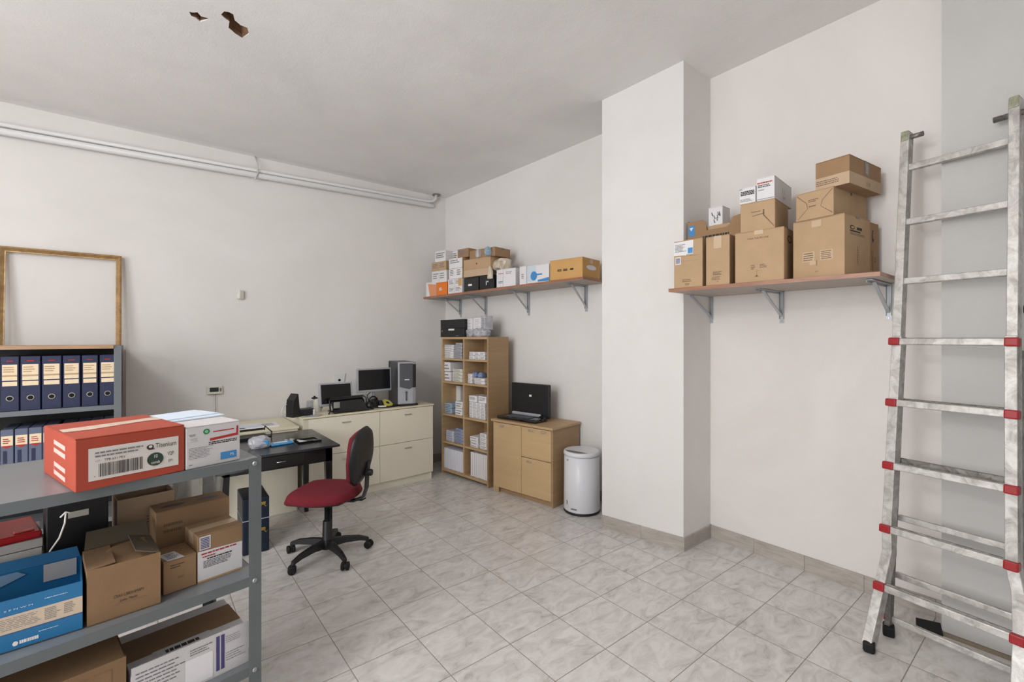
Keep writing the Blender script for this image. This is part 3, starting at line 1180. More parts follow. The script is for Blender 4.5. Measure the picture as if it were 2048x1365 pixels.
# B
a, r, wB, da, db = on_line(1412, 1459, RP_, RQ_)
def pB(F):
    f = F['F']
    f.lines(0.3, 0.2, 0.75, 0.28, 3, INK, fill=0.4)
    f.lines(0.26, 0.1, 0.72, 0.18, 3, INK_S)
    f.shape([(0.49, 0.06), (0.52, 0.06), (0.505, 0.09)], INK)
carton('narrow upright cardboard box, second from the left on the right shelf', fl3(a, zt), r, wB, 0.16, 0.318, CARD, GR, prt=pB, tape=TAPE_C, seam='y')
# C
a, r, wC, da, db = on_line(1470, 1568, RP_, RQ_)
zC = z_at(452.6, db)
def pC(F):
    f = F['F']
    f.text('TARA TOUTE LINE', 0.26, 0.835, 0.032, INK, wu=0.44)
    f.lines(0.34, 0.24, 0.44, 0.34, 3, INK_S); f.lines(0.52, 0.26, 0.68, 0.34, 3, INK_S)
    f.rect(0.46, 0.12, 0.465, 0.24, INK_S); f.shape([(0.42, 0.1), (0.5, 0.1), (0.46, 0.14)], INK_S)
    F['R'].oval(0.35, 0.8, 0.14, 0.07, INK); F['R'].oval(0.35, 0.8, 0.1, 0.05, CARD, 2)
carton('square cardboard box with a line of black print, middle of the right shelf', fl3(a, zt), r, wC, 0.30, zC - zt, CARD, GR, prt=pC, tape=TAPE_C, seam='y', tapedown=0.08)
# D: large, turned a little
cD, dD = on_wall(1689, RP_, RQ_)
angD = -97
uD = Vector((math.cos(math.radians(angD)), math.sin(math.radians(angD)), 0))
# its left edge is seen at px 1585
def start_for(px, corner, u):
    r_ = ray(px)
    # corner - u*s on ray
    s = (corner.x * r_.y - corner.y * r_.x) / (u.x * r_.y - u.y * r_.x)
    return corner - u * s, s
aD, wD = start_for(1586, cD, uD)
zD = z_at(425.8, dD)
nD = Vector((-uD.y, uD.x, 0))
dpD = 0.315
def pD(F):
    f = F['F']
    for u, n in ((0.2, 4), (0.55, 5)):
        f.rect(u, 0.28, u + 0.24, 0.45, TAPE_C); f.lines(u + 0.02, 0.29, u + 0.22, 0.44, n, INK_S, 2, rag=0.15)
    f.rect(0.34, 0.22, 0.46, 0.28, TAPE_C)
    f.lines(0.45, 0.09, 0.54, 0.11, 1, INK_S)
    f.shape([(0.48, 0.2), (0.49, 0.2), (0.49, 0.3), (0.48, 0.3)], INK_S)
    r_ = F['R']
    r_.oval(0.29, 0.80, 0.09, 0.035, INK); r_.oval(0.29, 0.80, 0.06, 0.02, CARD, 2)
    r_.rect(0.46, 0.775, 0.66, 0.82, INK); r_.rect(0.2, 0.73, 0.6, 0.755, INK); r_.rect(0.2, 0.70, 0.76, 0.707, INK); r_.rect(0.2, 0.68, 0.78, 0.685, INK)
    for k in range(7):
        r_.rect(0.44 + 0.015 * abs(k - 3), 0.24 + 0.04 * k, 0.56 - 0.015 * abs(k - 3), 0.245 + 0.04 * k, INK_S)
    r_.rect(0.495, 0.2, 0.505, 0.5, INK_S)
def sD(F):
    F['F'].rect(0.38, 0.86, 0.57, 0.97, TAPE_C)
carton('largest cardboard box on the right shelf, with tape patches on its front', fl3(aD, zt), angD, wD, dpD, zD - zt, CARD, GR, prt=pD, stickers=[('tape_patch', sD)], tape=TAPE_D, seam='x', tapedown=0.04)
# E: behind D against the wall
aE = aD + uD * (wD - 0.16) + nD * (dpD + 0.004)
def pE(F):
    r_ = F['R']
    r_.oval(0.3, 0.76, 0.14, 0.11, INK, 1); r_.oval(0.34, 0.78, 0.1, 0.07, CARD_D, 2)
    r_.lines(0.14, 0.15, 0.3, 0.5, 9, INK_S, fill=0.7, rag=0.05)
    r_.lines(0.4, 0.3, 0.7, 0.4, 3, INK_S)
wallx = 3.436
depE = min(0.17, (wallx - aE.x - 0.03) / abs(math.cos(math.radians(angD + 90))))
carton('darker cardboard box wedged between the large box and the wall by the ladder', fl3(aE, zt), angD, 0.16, depE, (zD - zt) * 0.97, CARD_D, GR, prt=pE, tape=None, seam='y')
# F on C
a, r, wF, da, db = on_line(1481, 1550, RP_, RQ_)
zF = z_at(396, db)
def pF(F):
    f = F['F']
    f.lines(0.32, 0.62, 0.6, 0.68, 1, INK_S)
    f.shape([(0.35, 0.5), (0.7, 0.55), (0.7, 0.57), (0.35, 0.52)], INK_S)
    f.shape([(0.66, 0.7), (0.7, 0.7), (0.7, 0.5), (0.98, 0.08), (0.97, 0.06), (0.66, 0.5)], INK_S)
carton('plain cardboard box standing on the square printed box', fl3(a, zC), r, wF, 0.26, zF - zC, CARD, GR, prt=pF, seam='y')
aF = a
# G on D
cG, dG = on_wall(1667, RP_, RQ_)
aG, wG = start_for(1592, cG, uD)
zG = z_at(371.8, dG)
def pG(F):
    f = F['F']
    for q in ([(0.02, 0.92), (0.28, 0.6), (0.3, 0.6), (0.04, 0.93)], [(0.28, 0.6), (0.32, 0.4), (0.33, 0.4), (0.3, 0.6)], [(0.32, 0.4), (0.05, 0.06), (0.07, 0.06), (0.335, 0.4)],
              [(0.98, 0.92), (0.72, 0.6), (0.71, 0.61), (0.97, 0.94)], [(0.72, 0.6), (0.68, 0.4), (0.67, 0.4), (0.705, 0.6)], [(0.68, 0.4), (0.98, 0.1), (0.97, 0.08), (0.665, 0.4)]):
        f.shape(q, INK_S)
    f.lines(0.34, 0.6, 0.64, 0.72, 2, INK_S); f.lines(0.36, 0.42, 0.6, 0.5, 1, INK_S)
def sG(F):
    F['R'].rect(0.3, 0.0, 0.78, 0.12, mat('brown_strip', srgb(140, 98, 62), 0.5, var=0.1, vscale=60))
    F['R'].rect(0.48, 0.86, 0.53, 0.96, INK_S)
carton('wide cardboard box on the largest box, under the topmost one', fl3(aG, zD), angD, wG, 0.41, zG - zD, CARD, GR, prt=pG, stickers=[('brown_tape_strip', sG)], seam='x')
# H topmost
cH, dH = on_wall(1699, RP_, RQ_)
uH = uD
aH, wH = start_for(1631, cH, uH)
zH = z_at(307.8, dH)
def pH(F):
    f = F['F']
    f.rect(0.0, 0.0, 1, 0.42, CARD_P); f.lines(0.02, 0.12, 0.75, 0.32, 3, INK_S, 2)
    r_ = F['R']
    r_.rect(0, 0.0, 1, 0.42, CARD_P); r_.text('2 33', 0.52, 0.12, 0.12, INK_S, 2)
def sH(F):
    r_ = F['R']; r_.rect(0.45, 0.48, 0.6, 1.0, TAPE_D); r_.lines(0.5, 0.56, 0.55, 0.92, 8, PAPER, 2)
carton('topmost cardboard box on the right shelf, with dark tape over its side', fl3(aH, zG), angD, wH, 0.395, zH - zG, CARD_D, GR, prt=pH, stickers=[('dark_tape_piece', sH)], seam='x')
# I white box on F, J small white box beside it
rI = r
a, r, wI, da, db = on_line(1513, 1549, (RP_[0] + 0.0, RP_[1]), (RQ_[0] + 0.0, RQ_[1]))
zI = z_at(350, db)
def pI(F):
    f = F['F']
    f.lines(0.05, 0.72, 0.9, 0.82, 1, INK_R, fill=0.6, rag=0.1); f.lines(0.08, 0.56, 0.85, 0.7, 2, INK, fill=0.55); f.lines(0.08, 0.42, 0.6, 0.5, 1, INK_G)
    f.rect(0.02, 0.05, 0.98, 0.07, INK_V)
    r_ = F['R']; r_.text('L 4', 0.47, 0.2, 0.16, INK); r_.lines(0.44, 0.42, 0.47, 0.66, 5, INK_G); r_.lines(0.54, 0.42, 0.57, 0.66, 5, INK_G)
carton('white box with red and black print, on the plain cardboard box', fl3(a, zF), rI, wI, 0.34, zI - zF, PAPER_W, 'white boxes on the right shelf', 'white_box', prt=pI, seam='y')
a, r, wJ, da, db = on_line(1479, 1511, (RP_[0], RP_[1]), (RQ_[0], RQ_[1]))
zJ = z_at(371, db)
def pJ(F):
    f = F['F']
    f.lines(0.08, 0.5, 0.95, 0.78, 3, INK, fill=0.8, rag=0.05); f.text('NEC', 0.0, 0.86, 0.1, INK, wu=0.2); f.lines(0.05, 0.1, 0.9, 0.3, 3, INK_G)
carton('small white box with a block of black print, left of the larger white box', fl3(a, zF), rI, wJ, 0.1, zJ - zF, PAPER_W, 'white boxes on the right shelf', 'white_box', prt=pJ, seam='y')
# L: wide carton behind A and B, M: small white box sitting in it
Pl, Ql = (3.105, 1.822), (3.14, 1.1)
a, da = on_wall(1371, Pl, Ql)
a = Vector((3.105, 1.822, 0))
b, db = on_wall(1482, Pl, Ql)
vL = b - a
zL = z_at(444, (a.x * FW.x + a.y * FW.y))
hL = zL - zt
rL = math.degrees(math.atan2(vL.y, vL.x))
def pL(F):
    f = F['F']
    f.lines(0.3, 0.70, 0.8, 0.76, 1, INK, fill=0.8, rag=0.02)
def sL(F):
    f = F['F']
    f.rect(0.02, 0.78, 0.15, 0.93, INK_B); f.shape([(0.04, 0.9), (0.08, 0.85), (0.12, 0.9)], PAPER, 2)
    f.rect(0.03, 0.6, 0.16, 0.73, INK_B); f.oval(0.09, 0.67, 0.03, 0.04, PAPER, 2)
cutL = [(0, 0), (1, 0), (1, 0.97), (0.86, 0.95), (0.8, 0.86), (0.74, 0.83), (0.38, 0.83), (0.36, 0.95), (0.3, 0.985), (0, 0.985)]
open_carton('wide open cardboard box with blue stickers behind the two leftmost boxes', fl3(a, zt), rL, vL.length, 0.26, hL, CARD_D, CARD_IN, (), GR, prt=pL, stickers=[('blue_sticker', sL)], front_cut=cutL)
Pm, Qm = (3.125, 1.822), (3.16, 1.1)
a, r, wM, da, db = on_line(1417, 1445, Pm, Qm)
zM0, zM1 = z_at(453, da), z_at(411, db)
# crate inside the open carton that carries the small white box
carton('inner cardboard box inside the wide open box on the right shelf', fl3(on_wall(1412, Pm, Qm)[0], zt + 0.004), r, 0.24, 0.2, zM0 - zt - 0.004, CARD, GR, flaps=False)
def pM(F):
    f = F['F']
    for k in range(9):
        u = random.uniform(0.2, 0.75); v = random.uniform(0.3, 0.75)
        f.shape([(u, v), (u + 0.05, v), (u + 0.1 + random.uniform(-.08, .08), v - 0.2), (u + 0.04, v - 0.2)], INK_G)
carton('small white box with scribbles sitting in the wide open box', fl3(a, zM0), r, wM, 0.12, zM1 - zM0, PAPER_W, 'white boxes on the right shelf', 'white_box', prt=pM, seam='y')

# ---------------------------------------------------------------- things on the left shelf
GL = 'boxes on the left wall shelf'


def shelf_box(label, px0, px1, yb, yt, depth, m, back=0.0, name='cardboard_box', cat='box', group=GL, zbase=None, prt=None, stickers=None, seam='y', tape=None, flaps=True):
    P = (FLP[0] - nl.x * (0.012 + back), FLP[1] - nl.y * (0.012 + back))
    Q = (FLQ[0] - nl.x * (0.012 + back), FLQ[1] - nl.y * (0.012 + back))
    a, r, wv, da, db = on_line(px0, px1, P, Q)
    z0 = slz((px0 + px1) / 2) if zbase is None else zbase
    z1 = z_at(yt, (da + db) / 2)
    carton(label, fl3(a, z0), r, wv, depth, z1 - z0, m, group, name, cat, prt=prt, stickers=stickers, seam=seam, tape=tape, flaps=flaps)
    return z1


def small_print(F):
    F['F'].lines(0.08, 0.3, 0.92, 0.85, 3, INK_G, fill=0.5)


def two_print(F):
    F['F'].lines(0.08, 0.3, 0.45, 0.85, 3, INK_G); F['F'].lines(0.55, 0.3, 0.95, 0.85, 3, INK_G); F['F'].rect(0.49, 0, 0.5, 1, INK_G)


# left end: orange box and a printed plastic-fronted box
def pO(F):
    F['F'].lines(0.25, 0.35, 0.6, 0.6, 2, PAPER, fill=0.7)
z = shelf_box('glossy orange box at the left end of the left shelf', 873, 894, 590, 565, 0.16, ORANGE_B, prt=pO, name='orange_box')
def pO2(F):
    F['F'].shape([(0.4, 0), (1, 0), (1, 0.8), (0.2, 0.9)], mat('pale_orange', srgb(222, 150, 110), 0.5)); F['F'].shape([(0.05, 0.02), (0.35, 0.02), (0.2, 0.35)], PAPER, 2)
shelf_box('grey and pale orange carton left of the glossy orange box', 852, 872, 592, 565, 0.15, PAPER_W, prt=pO2, name='printed_carton')
z1 = shelf_box('white printed box directly above the glossy orange box', 864, 893, 562, 542, 0.18, PAPER_W, zbase=z + 0.001, name='white_box', prt=two_print)
z2 = shelf_box('light brown box with white labels, second from top left of the stack', 863, 892, 541, 524, 0.2, CARD, zbase=z1, prt=two_print)
shelf_box('topmost white printed box in the corner stack', 870, 891, 522, 502, 0.2, PAPER_W, zbase=z2, name='white_box', prt=small_print)
shelf_box('bundle of white printed paper squeezed beside the topmost corner box', 905, 916, 520, 503, 0.14, PAPER, zbase=z2, name='paper_bundle', cat='bundle', prt=small_print, back=0.1)
# middle stack
z1 = shelf_box('lowest small white box in the middle stack of the left shelf', 896, 924, 587, 573, 0.2, PAPER_W, name='white_box', prt=two_print)
z2 = shelf_box('white box with a beige end, second from below in the middle stack', 896, 924, 573, 558, 0.2, PAPER_W, zbase=z1, name='white_box', prt=two_print, stickers=[('beige_end', lambda F: F['F'].rect(0.75, 0.02, 0.98, 0.98, CARD_O))])
z3 = shelf_box('flat cardboard box with white label, third from below in the middle stack', 898, 925, 556, 537, 0.3, CARD, zbase=z2, stickers=[('white_label', lambda F: (F['F'].rect(0.01, 0.02, 0.98, 0.98, PAPER), F['F'].lines(0.1, 0.3, 0.4, 0.9, 4, INK_G, 2), F['F'].lines(0.6, 0.3, 0.9, 0.9, 3, INK_G, 2)))])
z4 = shelf_box('longer cardboard box with white labelled end under the topmost box', 898, 925, 537, 517, 0.34, CARD, zbase=z3, stickers=[('white_label', lambda F: (F['F'].rect(0.01, 0.02, 0.98, 0.98, PAPER), F['F'].lines(0.1, 0.5, 0.9, 0.9, 2, INK_G, 2)))])
# topmost box, long side turned to the room
def pTop(F):
    F['R'].rect(0.0, 0, 1, 0.001, INK_S)
shelf_box('topmost cardboard box of the middle stack on the left shelf', 915, 937, 517, 498, 0.30, CARD_D, zbase=z4, prt=small_print, back=0.02)
P = (FLP[0] - nl.x * 0.03, FLP[1] - nl.y * 0.03)
Q = (FLQ[0] - nl.x * 0.03, FLQ[1] - nl.y * 0.03)
# long boxes running along the shelf behind the labelled ends
zz = slz(950)
shelf_box('black glossy box beside the middle stack on the left shelf', 928, 957, 585, 556, 0.28, BLACK_G, name='black_box', prt=lambda F: F['F'].rect(0.3, 0.4, 0.55, 0.55, PAPER))
zb5 = shelf_box('black box with white marks under the beige bag', 959, 988, 580, 551, 0.28, BLACK, name='black_box', prt=lambda F: (F['F'].rect(0.45, 0.3, 0.5, 0.6, PAPER), F['F'].rect(0.55, 0.5, 0.62, 0.6, PAPER)))
zb6 = shelf_box('long cardboard box lying across the black boxes', 927, 979, 555, 538, 0.26, CARD_P, zbase=max(zb5, z2) + 0.0, seam='x')
zb7 = shelf_box('long cardboard box with a reddish mark, above the other long one', 927, 981, 538, 517, 0.26, CARD, zbase=zb6, seam='x', prt=lambda F: F['F'].oval(0.5, 0.5, 0.03, 0.08, INK_R))
zb8 = shelf_box('long open-sided cardboard box holding clear packets, topmost beside the corner', 939, 990, 517, 498, 0.24, CARD_D, zbase=zb7, seam='x', tape=TAPE_D)
def blobthing(name, label, cat, c, s, m, seed, group=None, extra=None, rough=0.25, rz=0):
    mb = MB()
    mb.blob((0, 0, s[2] * 0.75), s, m, seed, rough, rz=rz)
    if extra:
        extra(mb)
    o = mb.build(name)
    o.location = c
    return tag(o, label, cat, group)


c, d = on_wall(958, FLP, FLQ)
blobthing('clear_packet', 'small clear packet in front of the topmost long box', 'packet', (c.x, c.y, zb7 + 0.0), (0.035, 0.03, 0.05), BAG, 3)
c, d = on_wall(979, FLP, FLQ)
blobthing('blue_packet', 'pale blue see-through packet at the end of the topmost long box', 'packet', (c.x - 0.02, c.y, zb7 + 0.0), (0.04, 0.03, 0.052), mat('pale_blue_plastic', srgb(150, 175, 192), 0.2, var=0.2, vscale=40), 5)
P = (FLP[0] - nl.x * 0.12, FLP[1] - nl.y * 0.12); Q = (FLQ[0] - nl.x * 0.12, FLQ[1] - nl.y * 0.12)
c, d = on_wall(1005, P, Q)
bg = blobthing('plastic_bag', 'crumpled beige plastic bag on top of the white carton beside the black boxes', 'bag', (c.x, c.y, z_at(538, on_wall(1010, FLP, FLQ)[1]) + 0.004), (0.085, 0.085, 0.075), BAG_C, 8, rough=0.5)
c2, _ = on_wall(985, FLP, FLQ)
mb = MB()
mb.blob((c2.x - c.x - 0.03, c2.y - c.y, -0.04), (0.022, 0.028, 0.07), BAG_C, 11, 0.5)
mb.build('loose_end', bg)
def pW(F):
    F['F'].lines(0.1, 0.72, 0.38, 0.8, 1, INK_R, rag=0.05); F['F'].lines(0.5, 0.7, 0.9, 0.85, 2, INK_G); F['F'].lines(0.1, 0.2, 0.4, 0.35, 2, INK_V); F['F'].rect(0.35, 0.03, 0.36, 0.97, INK_G)
shelf_box('white carton with red and grey print, left of the blue picture box', 993, 1031, 573, 538, 0.2, PAPER_W, name='white_box', prt=pW)
shelf_box('narrow white box end beside the blue picture box', 1039, 1053, 567, 533, 0.2, PAPER_W, name='white_box', prt=lambda F: F['F'].lines(0.3, 0.3, 0.7, 0.6, 3, INK_G))
def pBlue(F):
    f = F['F']
    f.rect(0.02, 0.1, 0.42, 0.95, mat('pale_blue_print', srgb(200, 214, 224), 0.5)); f.oval(0.32, 0.4, 0.15, 0.26, INK_B, 2); f.rect(0.45, 0.42, 0.7, 0.5, INK_B, 2); f.shape([(0.5, 0.05), (1, 0.05), (1, 0.25), (0.5, 0.15)], INK_B, 2)
shelf_box('white box with a round blue picture, beside the tan carton', 1054, 1098, 566, 530, 0.24, PAPER_W, name='picture_box', prt=pBlue)
def pTan(F):
    f = F['F']
    f.lines(0.24, 0.4, 0.37, 0.52, 2, INK, fill=0.8, rag=0.02); f.lines(0.42, 0.4, 0.55, 0.52, 2, INK, fill=0.8, rag=0.02); f.oval(0.68, 0.46, 0.06, 0.05, INK)
    F['R'].oval(0.5, 0.55, 0.28, 0.12, PAPER)
shelf_box('long tan carton at the column end of the left shelf', 1100, 1165, 560, 518, 0.3, CARD_O, prt=pTan, tape=TAPE_C, seam='x')

# ---------------------------------------------------------------- bookcase
BN, BF = Vector((2.785, 3.845, 0)), Vector((2.684, 4.649, 0))
BN = Vector((2.781, 3.862, 0))
u = (BN - BF)
BW = u.length
u.normalize()
rotB = math.atan2(u.y, u.x)          # local x from far end to near end, local y into the wall side
nB = Vector((-u.y, u.x, 0))
BD, BH = 0.30, 1.565
bc = thing('bookcase', 'tall beech bookcase with ten open compartments of paper packs', 'bookcase', BF, rotB)
TH = 0.02
mb = MB(); mb.bx(0, TH, 0, BD, 0, BH, BEECH); mb.build('side_panel', bc, bevel=0.001)
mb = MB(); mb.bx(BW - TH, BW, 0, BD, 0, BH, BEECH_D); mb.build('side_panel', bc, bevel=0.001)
mb = MB(); mb.bx(BW / 2 - TH / 2, BW / 2 + TH / 2, 0.002, BD - 0.01, 0.05, BH - 0.02, BEECH); mb.build('divider', bc)
mb = MB(); mb.bx(TH, BW - TH, 0, BD, BH - 0.025, BH, BEECH); mb.build('top_panel', bc)
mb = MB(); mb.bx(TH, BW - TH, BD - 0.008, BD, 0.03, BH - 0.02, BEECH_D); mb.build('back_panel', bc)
mb = MB(); mb.bx(TH, BW - TH, 0, BD - 0.01, 0.035, 0.06, BEECH); mb.build('bottom_panel', bc)
SHZ = [0.06, 0.375, 0.69, 1.06, 1.322]
for z in SHZ[1:]:
    for x0, x1 in ((TH, BW / 2 - TH / 2), (BW / 2 + TH / 2, BW - TH)):
        mb = MB(); mb.bx(x0, x1, 0.002, BD - 0.01, z - 0.02, z, BEECH); mb.build('shelf_board', bc)

BP, BQ = (BF.x, BF.y), (BN.x, BN.y)


def in_case(px, inset=0.0):
    P = (BP[0] + nB.x * inset, BP[1] + nB.y * inset); Q = (BQ[0] + nB.x * inset, BQ[1] + nB.y * inset)
    return on_wall(px, P, Q)


ORD = {1: ('',), 2: ('lower', 'upper'), 3: ('lowest', 'middle', 'topmost'), 4: ('lowest', 'second from below', 'third from below', 'topmost'),
       5: ('lowest', 'second from below', 'middle', 'second from top', 'topmost'), 6: ('lowest', 'second from below', 'third from below', 'fourth from below', 'second from top', 'topmost')}
COLS = {1: ('',), 3: ('left column', 'middle column', 'right column'), 4: ('leftmost column', 'second column', 'third column', 'rightmost column')}


def packs(px0, px1, zi, yt, n, label, group, m=PAPER, depth=0.2, name='paper_pack', cat='pack', inset=0.03, ink=INK_G, soft=False, x_split=1):
    """a pile of n packs on board zi reaching up to picture height yt"""
    a, da = in_case(px0 + 1, inset)
    b, db = in_case(px1 - 1, inset)
    v = b - a
    L_ = v.length
    v.normalize()
    zb = SHZ[zi] + 0.0005
    ztop = min(z_at(yt, (da + db) / 2), (SHZ + [BH - 0.02])[zi + 1] - 0.025)
    hh = (ztop - zb) / n
    src = None
    for s in range(x_split):
        w_ = L_ / x_split
        for k in range(n):
            o = None
            mb = MB()
            if src is None or k % 3 == 0:
                mb.box((0, depth / 2, hh * 0.48), (w_ * 0.95, depth, hh * 0.94), m, bev=min(0.003, hh * 0.2))
                f = Face(mb, (-w_ * 0.475, 0, 0), (w_ * 0.95, 0, 0), (0, 0, hh * 0.94))
                if ink:
                    f.lines(0.1, 0.15, 0.9, 0.85, 2 if hh > 0.03 else 1, ink, fill=0.4)
                o = mb.build(name)
                src = o
            else:
                o = src.copy(); C.objects.link(o)
            p = a + v * (w_ * (s + 0.5))
            o.location = (p.x + random.uniform(-.003, .003), p.y, zb + hh * k)
            o.rotation_euler = (0, 0, math.atan2(v.y, v.x) + (random.uniform(-.06, .06) if soft else random.uniform(-.015, .015)))
            tag(o, label + ''.join(', ' + q for q in (ORD[n][k], COLS[x_split][s]) if q), cat, group)


packs(886, 908, 4, 690, 6, 'white paper pack in the left pile, top left compartment of the bookcase', 'left pile in the top left compartment', soft=True)
packs(910, 925, 4, 686, 5, 'grey and white pack in the right pile, top left compartment', 'right pile in the top left compartment', m=BAG_G, soft=True)
packs(937, 971, 4, 704, 2, 'small white carton in the two-high row, top right compartment', 'small cartons in the top right compartment', x_split=3)
packs(884, 902, 3, 724, 2, 'tall white pack at the left of the second left compartment', 'white packs in the second left compartment')
packs(904, 926, 3, 738, 4, 'bundled cream pack in the second left compartment', 'bundled packs in the second left compartment', m=OFFW)
packs(934, 945, 3, 748, 3, 'short white pack in the small pile, second right compartment', 'short packs in the second right compartment')
packs(947, 971, 3, 757, 2, 'white pack under the blue ones, second right compartment', 'white packs under the blue ones')
zb = SHZ[3]
for k, (px, lb) in enumerate(((953, 'blue shrink-wrapped pack at the left of the second right compartment'), (964, 'blue shrink-wrapped pack by the right side of the second right compartment'))):
    c, d = in_case(px, 0.1)
    z0 = z_at(757, in_case(959, 0.03)[1])
    blobthing('blue_pack', lb, 'pack', (c.x, c.y, z0), (0.036, 0.05, 0.035), mat('blue_shrink_wrap', srgb(128, 142, 176), 0.25, var=0.35, vscale=50), 20 + k, 'blue packs in the second right compartment', rough=0.15, rz=rotB)
packs(909, 926, 2, 803, 2, 'white bundle near the divider, third left compartment', 'bundles by the divider in the third left compartment', soft=True)
packs(886, 904, 2, 806, 2, 'blue and white wrapped bundle, third left compartment', 'wrapped bundles in the third left compartment', m=mat('bluish_wrap', srgb(160, 178, 196), 0.3, var=0.25, vscale=50), soft=True)
c, d = in_case(915, 0.12)
carton('tall white folded paper standing behind the bundles, third left compartment', fl3(in_case(909, 0.2)[0], SHZ[2]), math.degrees(rotB), 0.11, 0.05, 0.3, PAPER, None, 'folded_paper', 'paper', flaps=False)
packs(937, 971, 2, 806, 5, 'white pack in the lower tight rows, third right compartment', 'tight rows in the third right compartment', x_split=4)
carton('wide white pack lying on top of the tight rows, left one', fl3(in_case(938, 0.04)[0], z_at(806, in_case(954, .03)[1]) + 0.001), math.degrees(rotB), 0.13, 0.18, 0.065, PAPER, 'flat packs on the tight rows', 'paper_pack', 'pack', prt=small_print, flaps=False)
carton('wide white pack lying on top of the tight rows, right one', fl3(in_case(957, 0.04)[0], z_at(806, in_case(954, .03)[1]) + 0.001), math.degrees(rotB), 0.12, 0.18, 0.07, PAPER, 'flat packs on the tight rows', 'paper_pack', 'pack', prt=small_print, flaps=False)
packs(891, 909, 1, 862, 5, 'folded clear bag in the left pile, fourth left compartment', 'left pile of folded bags', m=mat('folded_bag', srgb(205, 208, 222), 0.3, var=0.2, vscale=40), soft=True)
packs(910, 928, 1, 858, 5, 'folded blue-tinted bag in the right pile, fourth left compartment', 'right pile of folded bags', m=mat('folded_bag_blue', srgb(150, 160, 190), 0.25, var=0.35, vscale=40), soft=True)
packs(939, 957, 1, 874, 4, 'white bag pack in the left pile, fourth right compartment', 'left pile in the fourth right compartment', m=PAPER, soft=True)
packs(958, 974, 1, 868, 4, 'white bag pack in the right pile, fourth right compartment', 'right pile in the fourth right compartment', m=PAPER, soft=True)


def upright(px0, px1, zi, yt, n, label, group, name, cat, m=PAPER, depth=0.22):
    a, da = in_case(px0, 0.02); b, db = in_case(px1, 0.02)
    v = b - a; L_ = v.length; v.normalize()
    zb = SHZ[zi] + 0.0005
    zt_ = z_at(yt, (da + db) / 2)
    for k in range(n):
        mb = MB()
        w_ = L_ / n
        mb.box((0, depth / 2, (zt_ - zb) / 2), (w_ * 0.93, depth, zt_ - zb - random.uniform(0, 0.006)), m, bev=0.0015)
        if w_ > 0.04:
            Face(mb, (-w_ * 0.46, 0, 0), (w_ * 0.93, 0, 0), (0, 0, zt_ - zb)).rect(0.48, 0.05, 0.52, 0.95, INK_G)
        o = mb.build(name)
        p = a + v * w_ * (k + 0.5)
        o.location = (p.x, p.y, zb)
        o.rotation_euler = (0, 0, math.atan2(v.y, v.x))
        tag(o, label + (', ' + ORD4[k] if n == 4 else ''), cat, group)


ORD4 = ('leftmost', 'second from left', 'third from left', 'rightmost')
upright(885, 929, 0, 900, 14, 'thin white folder in the tight row, bottom left compartment', 'thin folders in the bottom left compartment', 'paper_folder', 'folder', mat('white_folder', srgb(228, 228, 238), 0.5))
upright(941, 975, 0, 908, 4, 'white document box standing in the bottom right compartment', 'document boxes in the bottom right compartment', 'document_box', 'box')

# black boxes and crumpled bags on top of the bookcase
zc = BH
for k, (y0, y1, lb) in enumerate(((676, 659, 'lower black carton on top of the bookcase'), (658, 640, 'upper black carton on top of the bookcase'))):
    a, da = in_case(881, 0.01); b, db = in_case(928, 0.01)
    hgt = 0.098
    def pK(F):
        F['F'].rect(0.35, 0.75, 0.6, 0.95, PAPER); F['F'].rect(0.05, 0.6, 0.1, 0.8, INK_G); F['F'].rect(0.66, 0.12, 0.8, 0.18, INK_G)
    carton(lb, fl3(a, zc + k * (hgt + 0.001)), math.degrees(rotB), (b - a).length, 0.24, hgt, BLACK, 'black cartons on the bookcase', 'black_box', prt=pK if k == 0 else None)
for k, (px, ys, sx, sz, lb, m) in enumerate(((942, 0.08, 0.048, 0.055, 'crumpled white bag beside the black cartons on the bookcase', BAG_G),
                                             (958, 0.1, 0.06, 0.055, 'crumpled clear bag, middle of the lower row on the bookcase', BAG_G),
                                             (975, 0.1, 0.06, 0.05, 'crumpled clear bag towards the wall side of the bookcase top', BAG_G),
                                             (990, 0.14, 0.06, 0.05, 'small clear bag at the near end of the bookcase top', BAG))):
    c, d = in_case(min(px, 968), ys + (0.12 if px > 980 else 0))
    blobthing('plastic_bag', lb, 'bag', (c.x, c.y, zc), (sx, 0.08, sz), m, 30 + k, 'bags on top of the bookcase', rough=0.4)
for k, (px, ins, lb) in enumerate(((940, 0.06, 'upright white wrapped paper bundle next to the black cartons'), (955, 0.08, 'upright white wrapped paper bundle in the middle of the bookcase top'), (968, 0.12, 'grey wrapped bundle leaning at the near end of the bookcase top'))):
    a, d = in_case(px - 7, ins)
    z0 = zc + 0.078
    carton(lb, fl3(a, z0), math.degrees(rotB) + (-6, 4, -14)[k], 0.1, 0.1, (0.125, 0.13, 0.15)[k], BAG_G if k == 2 else PAPER, 'wrapped bundles on the bookcase', 'paper_bundle', 'bundle', prt=lambda F: F['F'].lines(0.1, 0.1, 0.9, 0.9, 6, INK_G, fill=0.25), flaps=False)

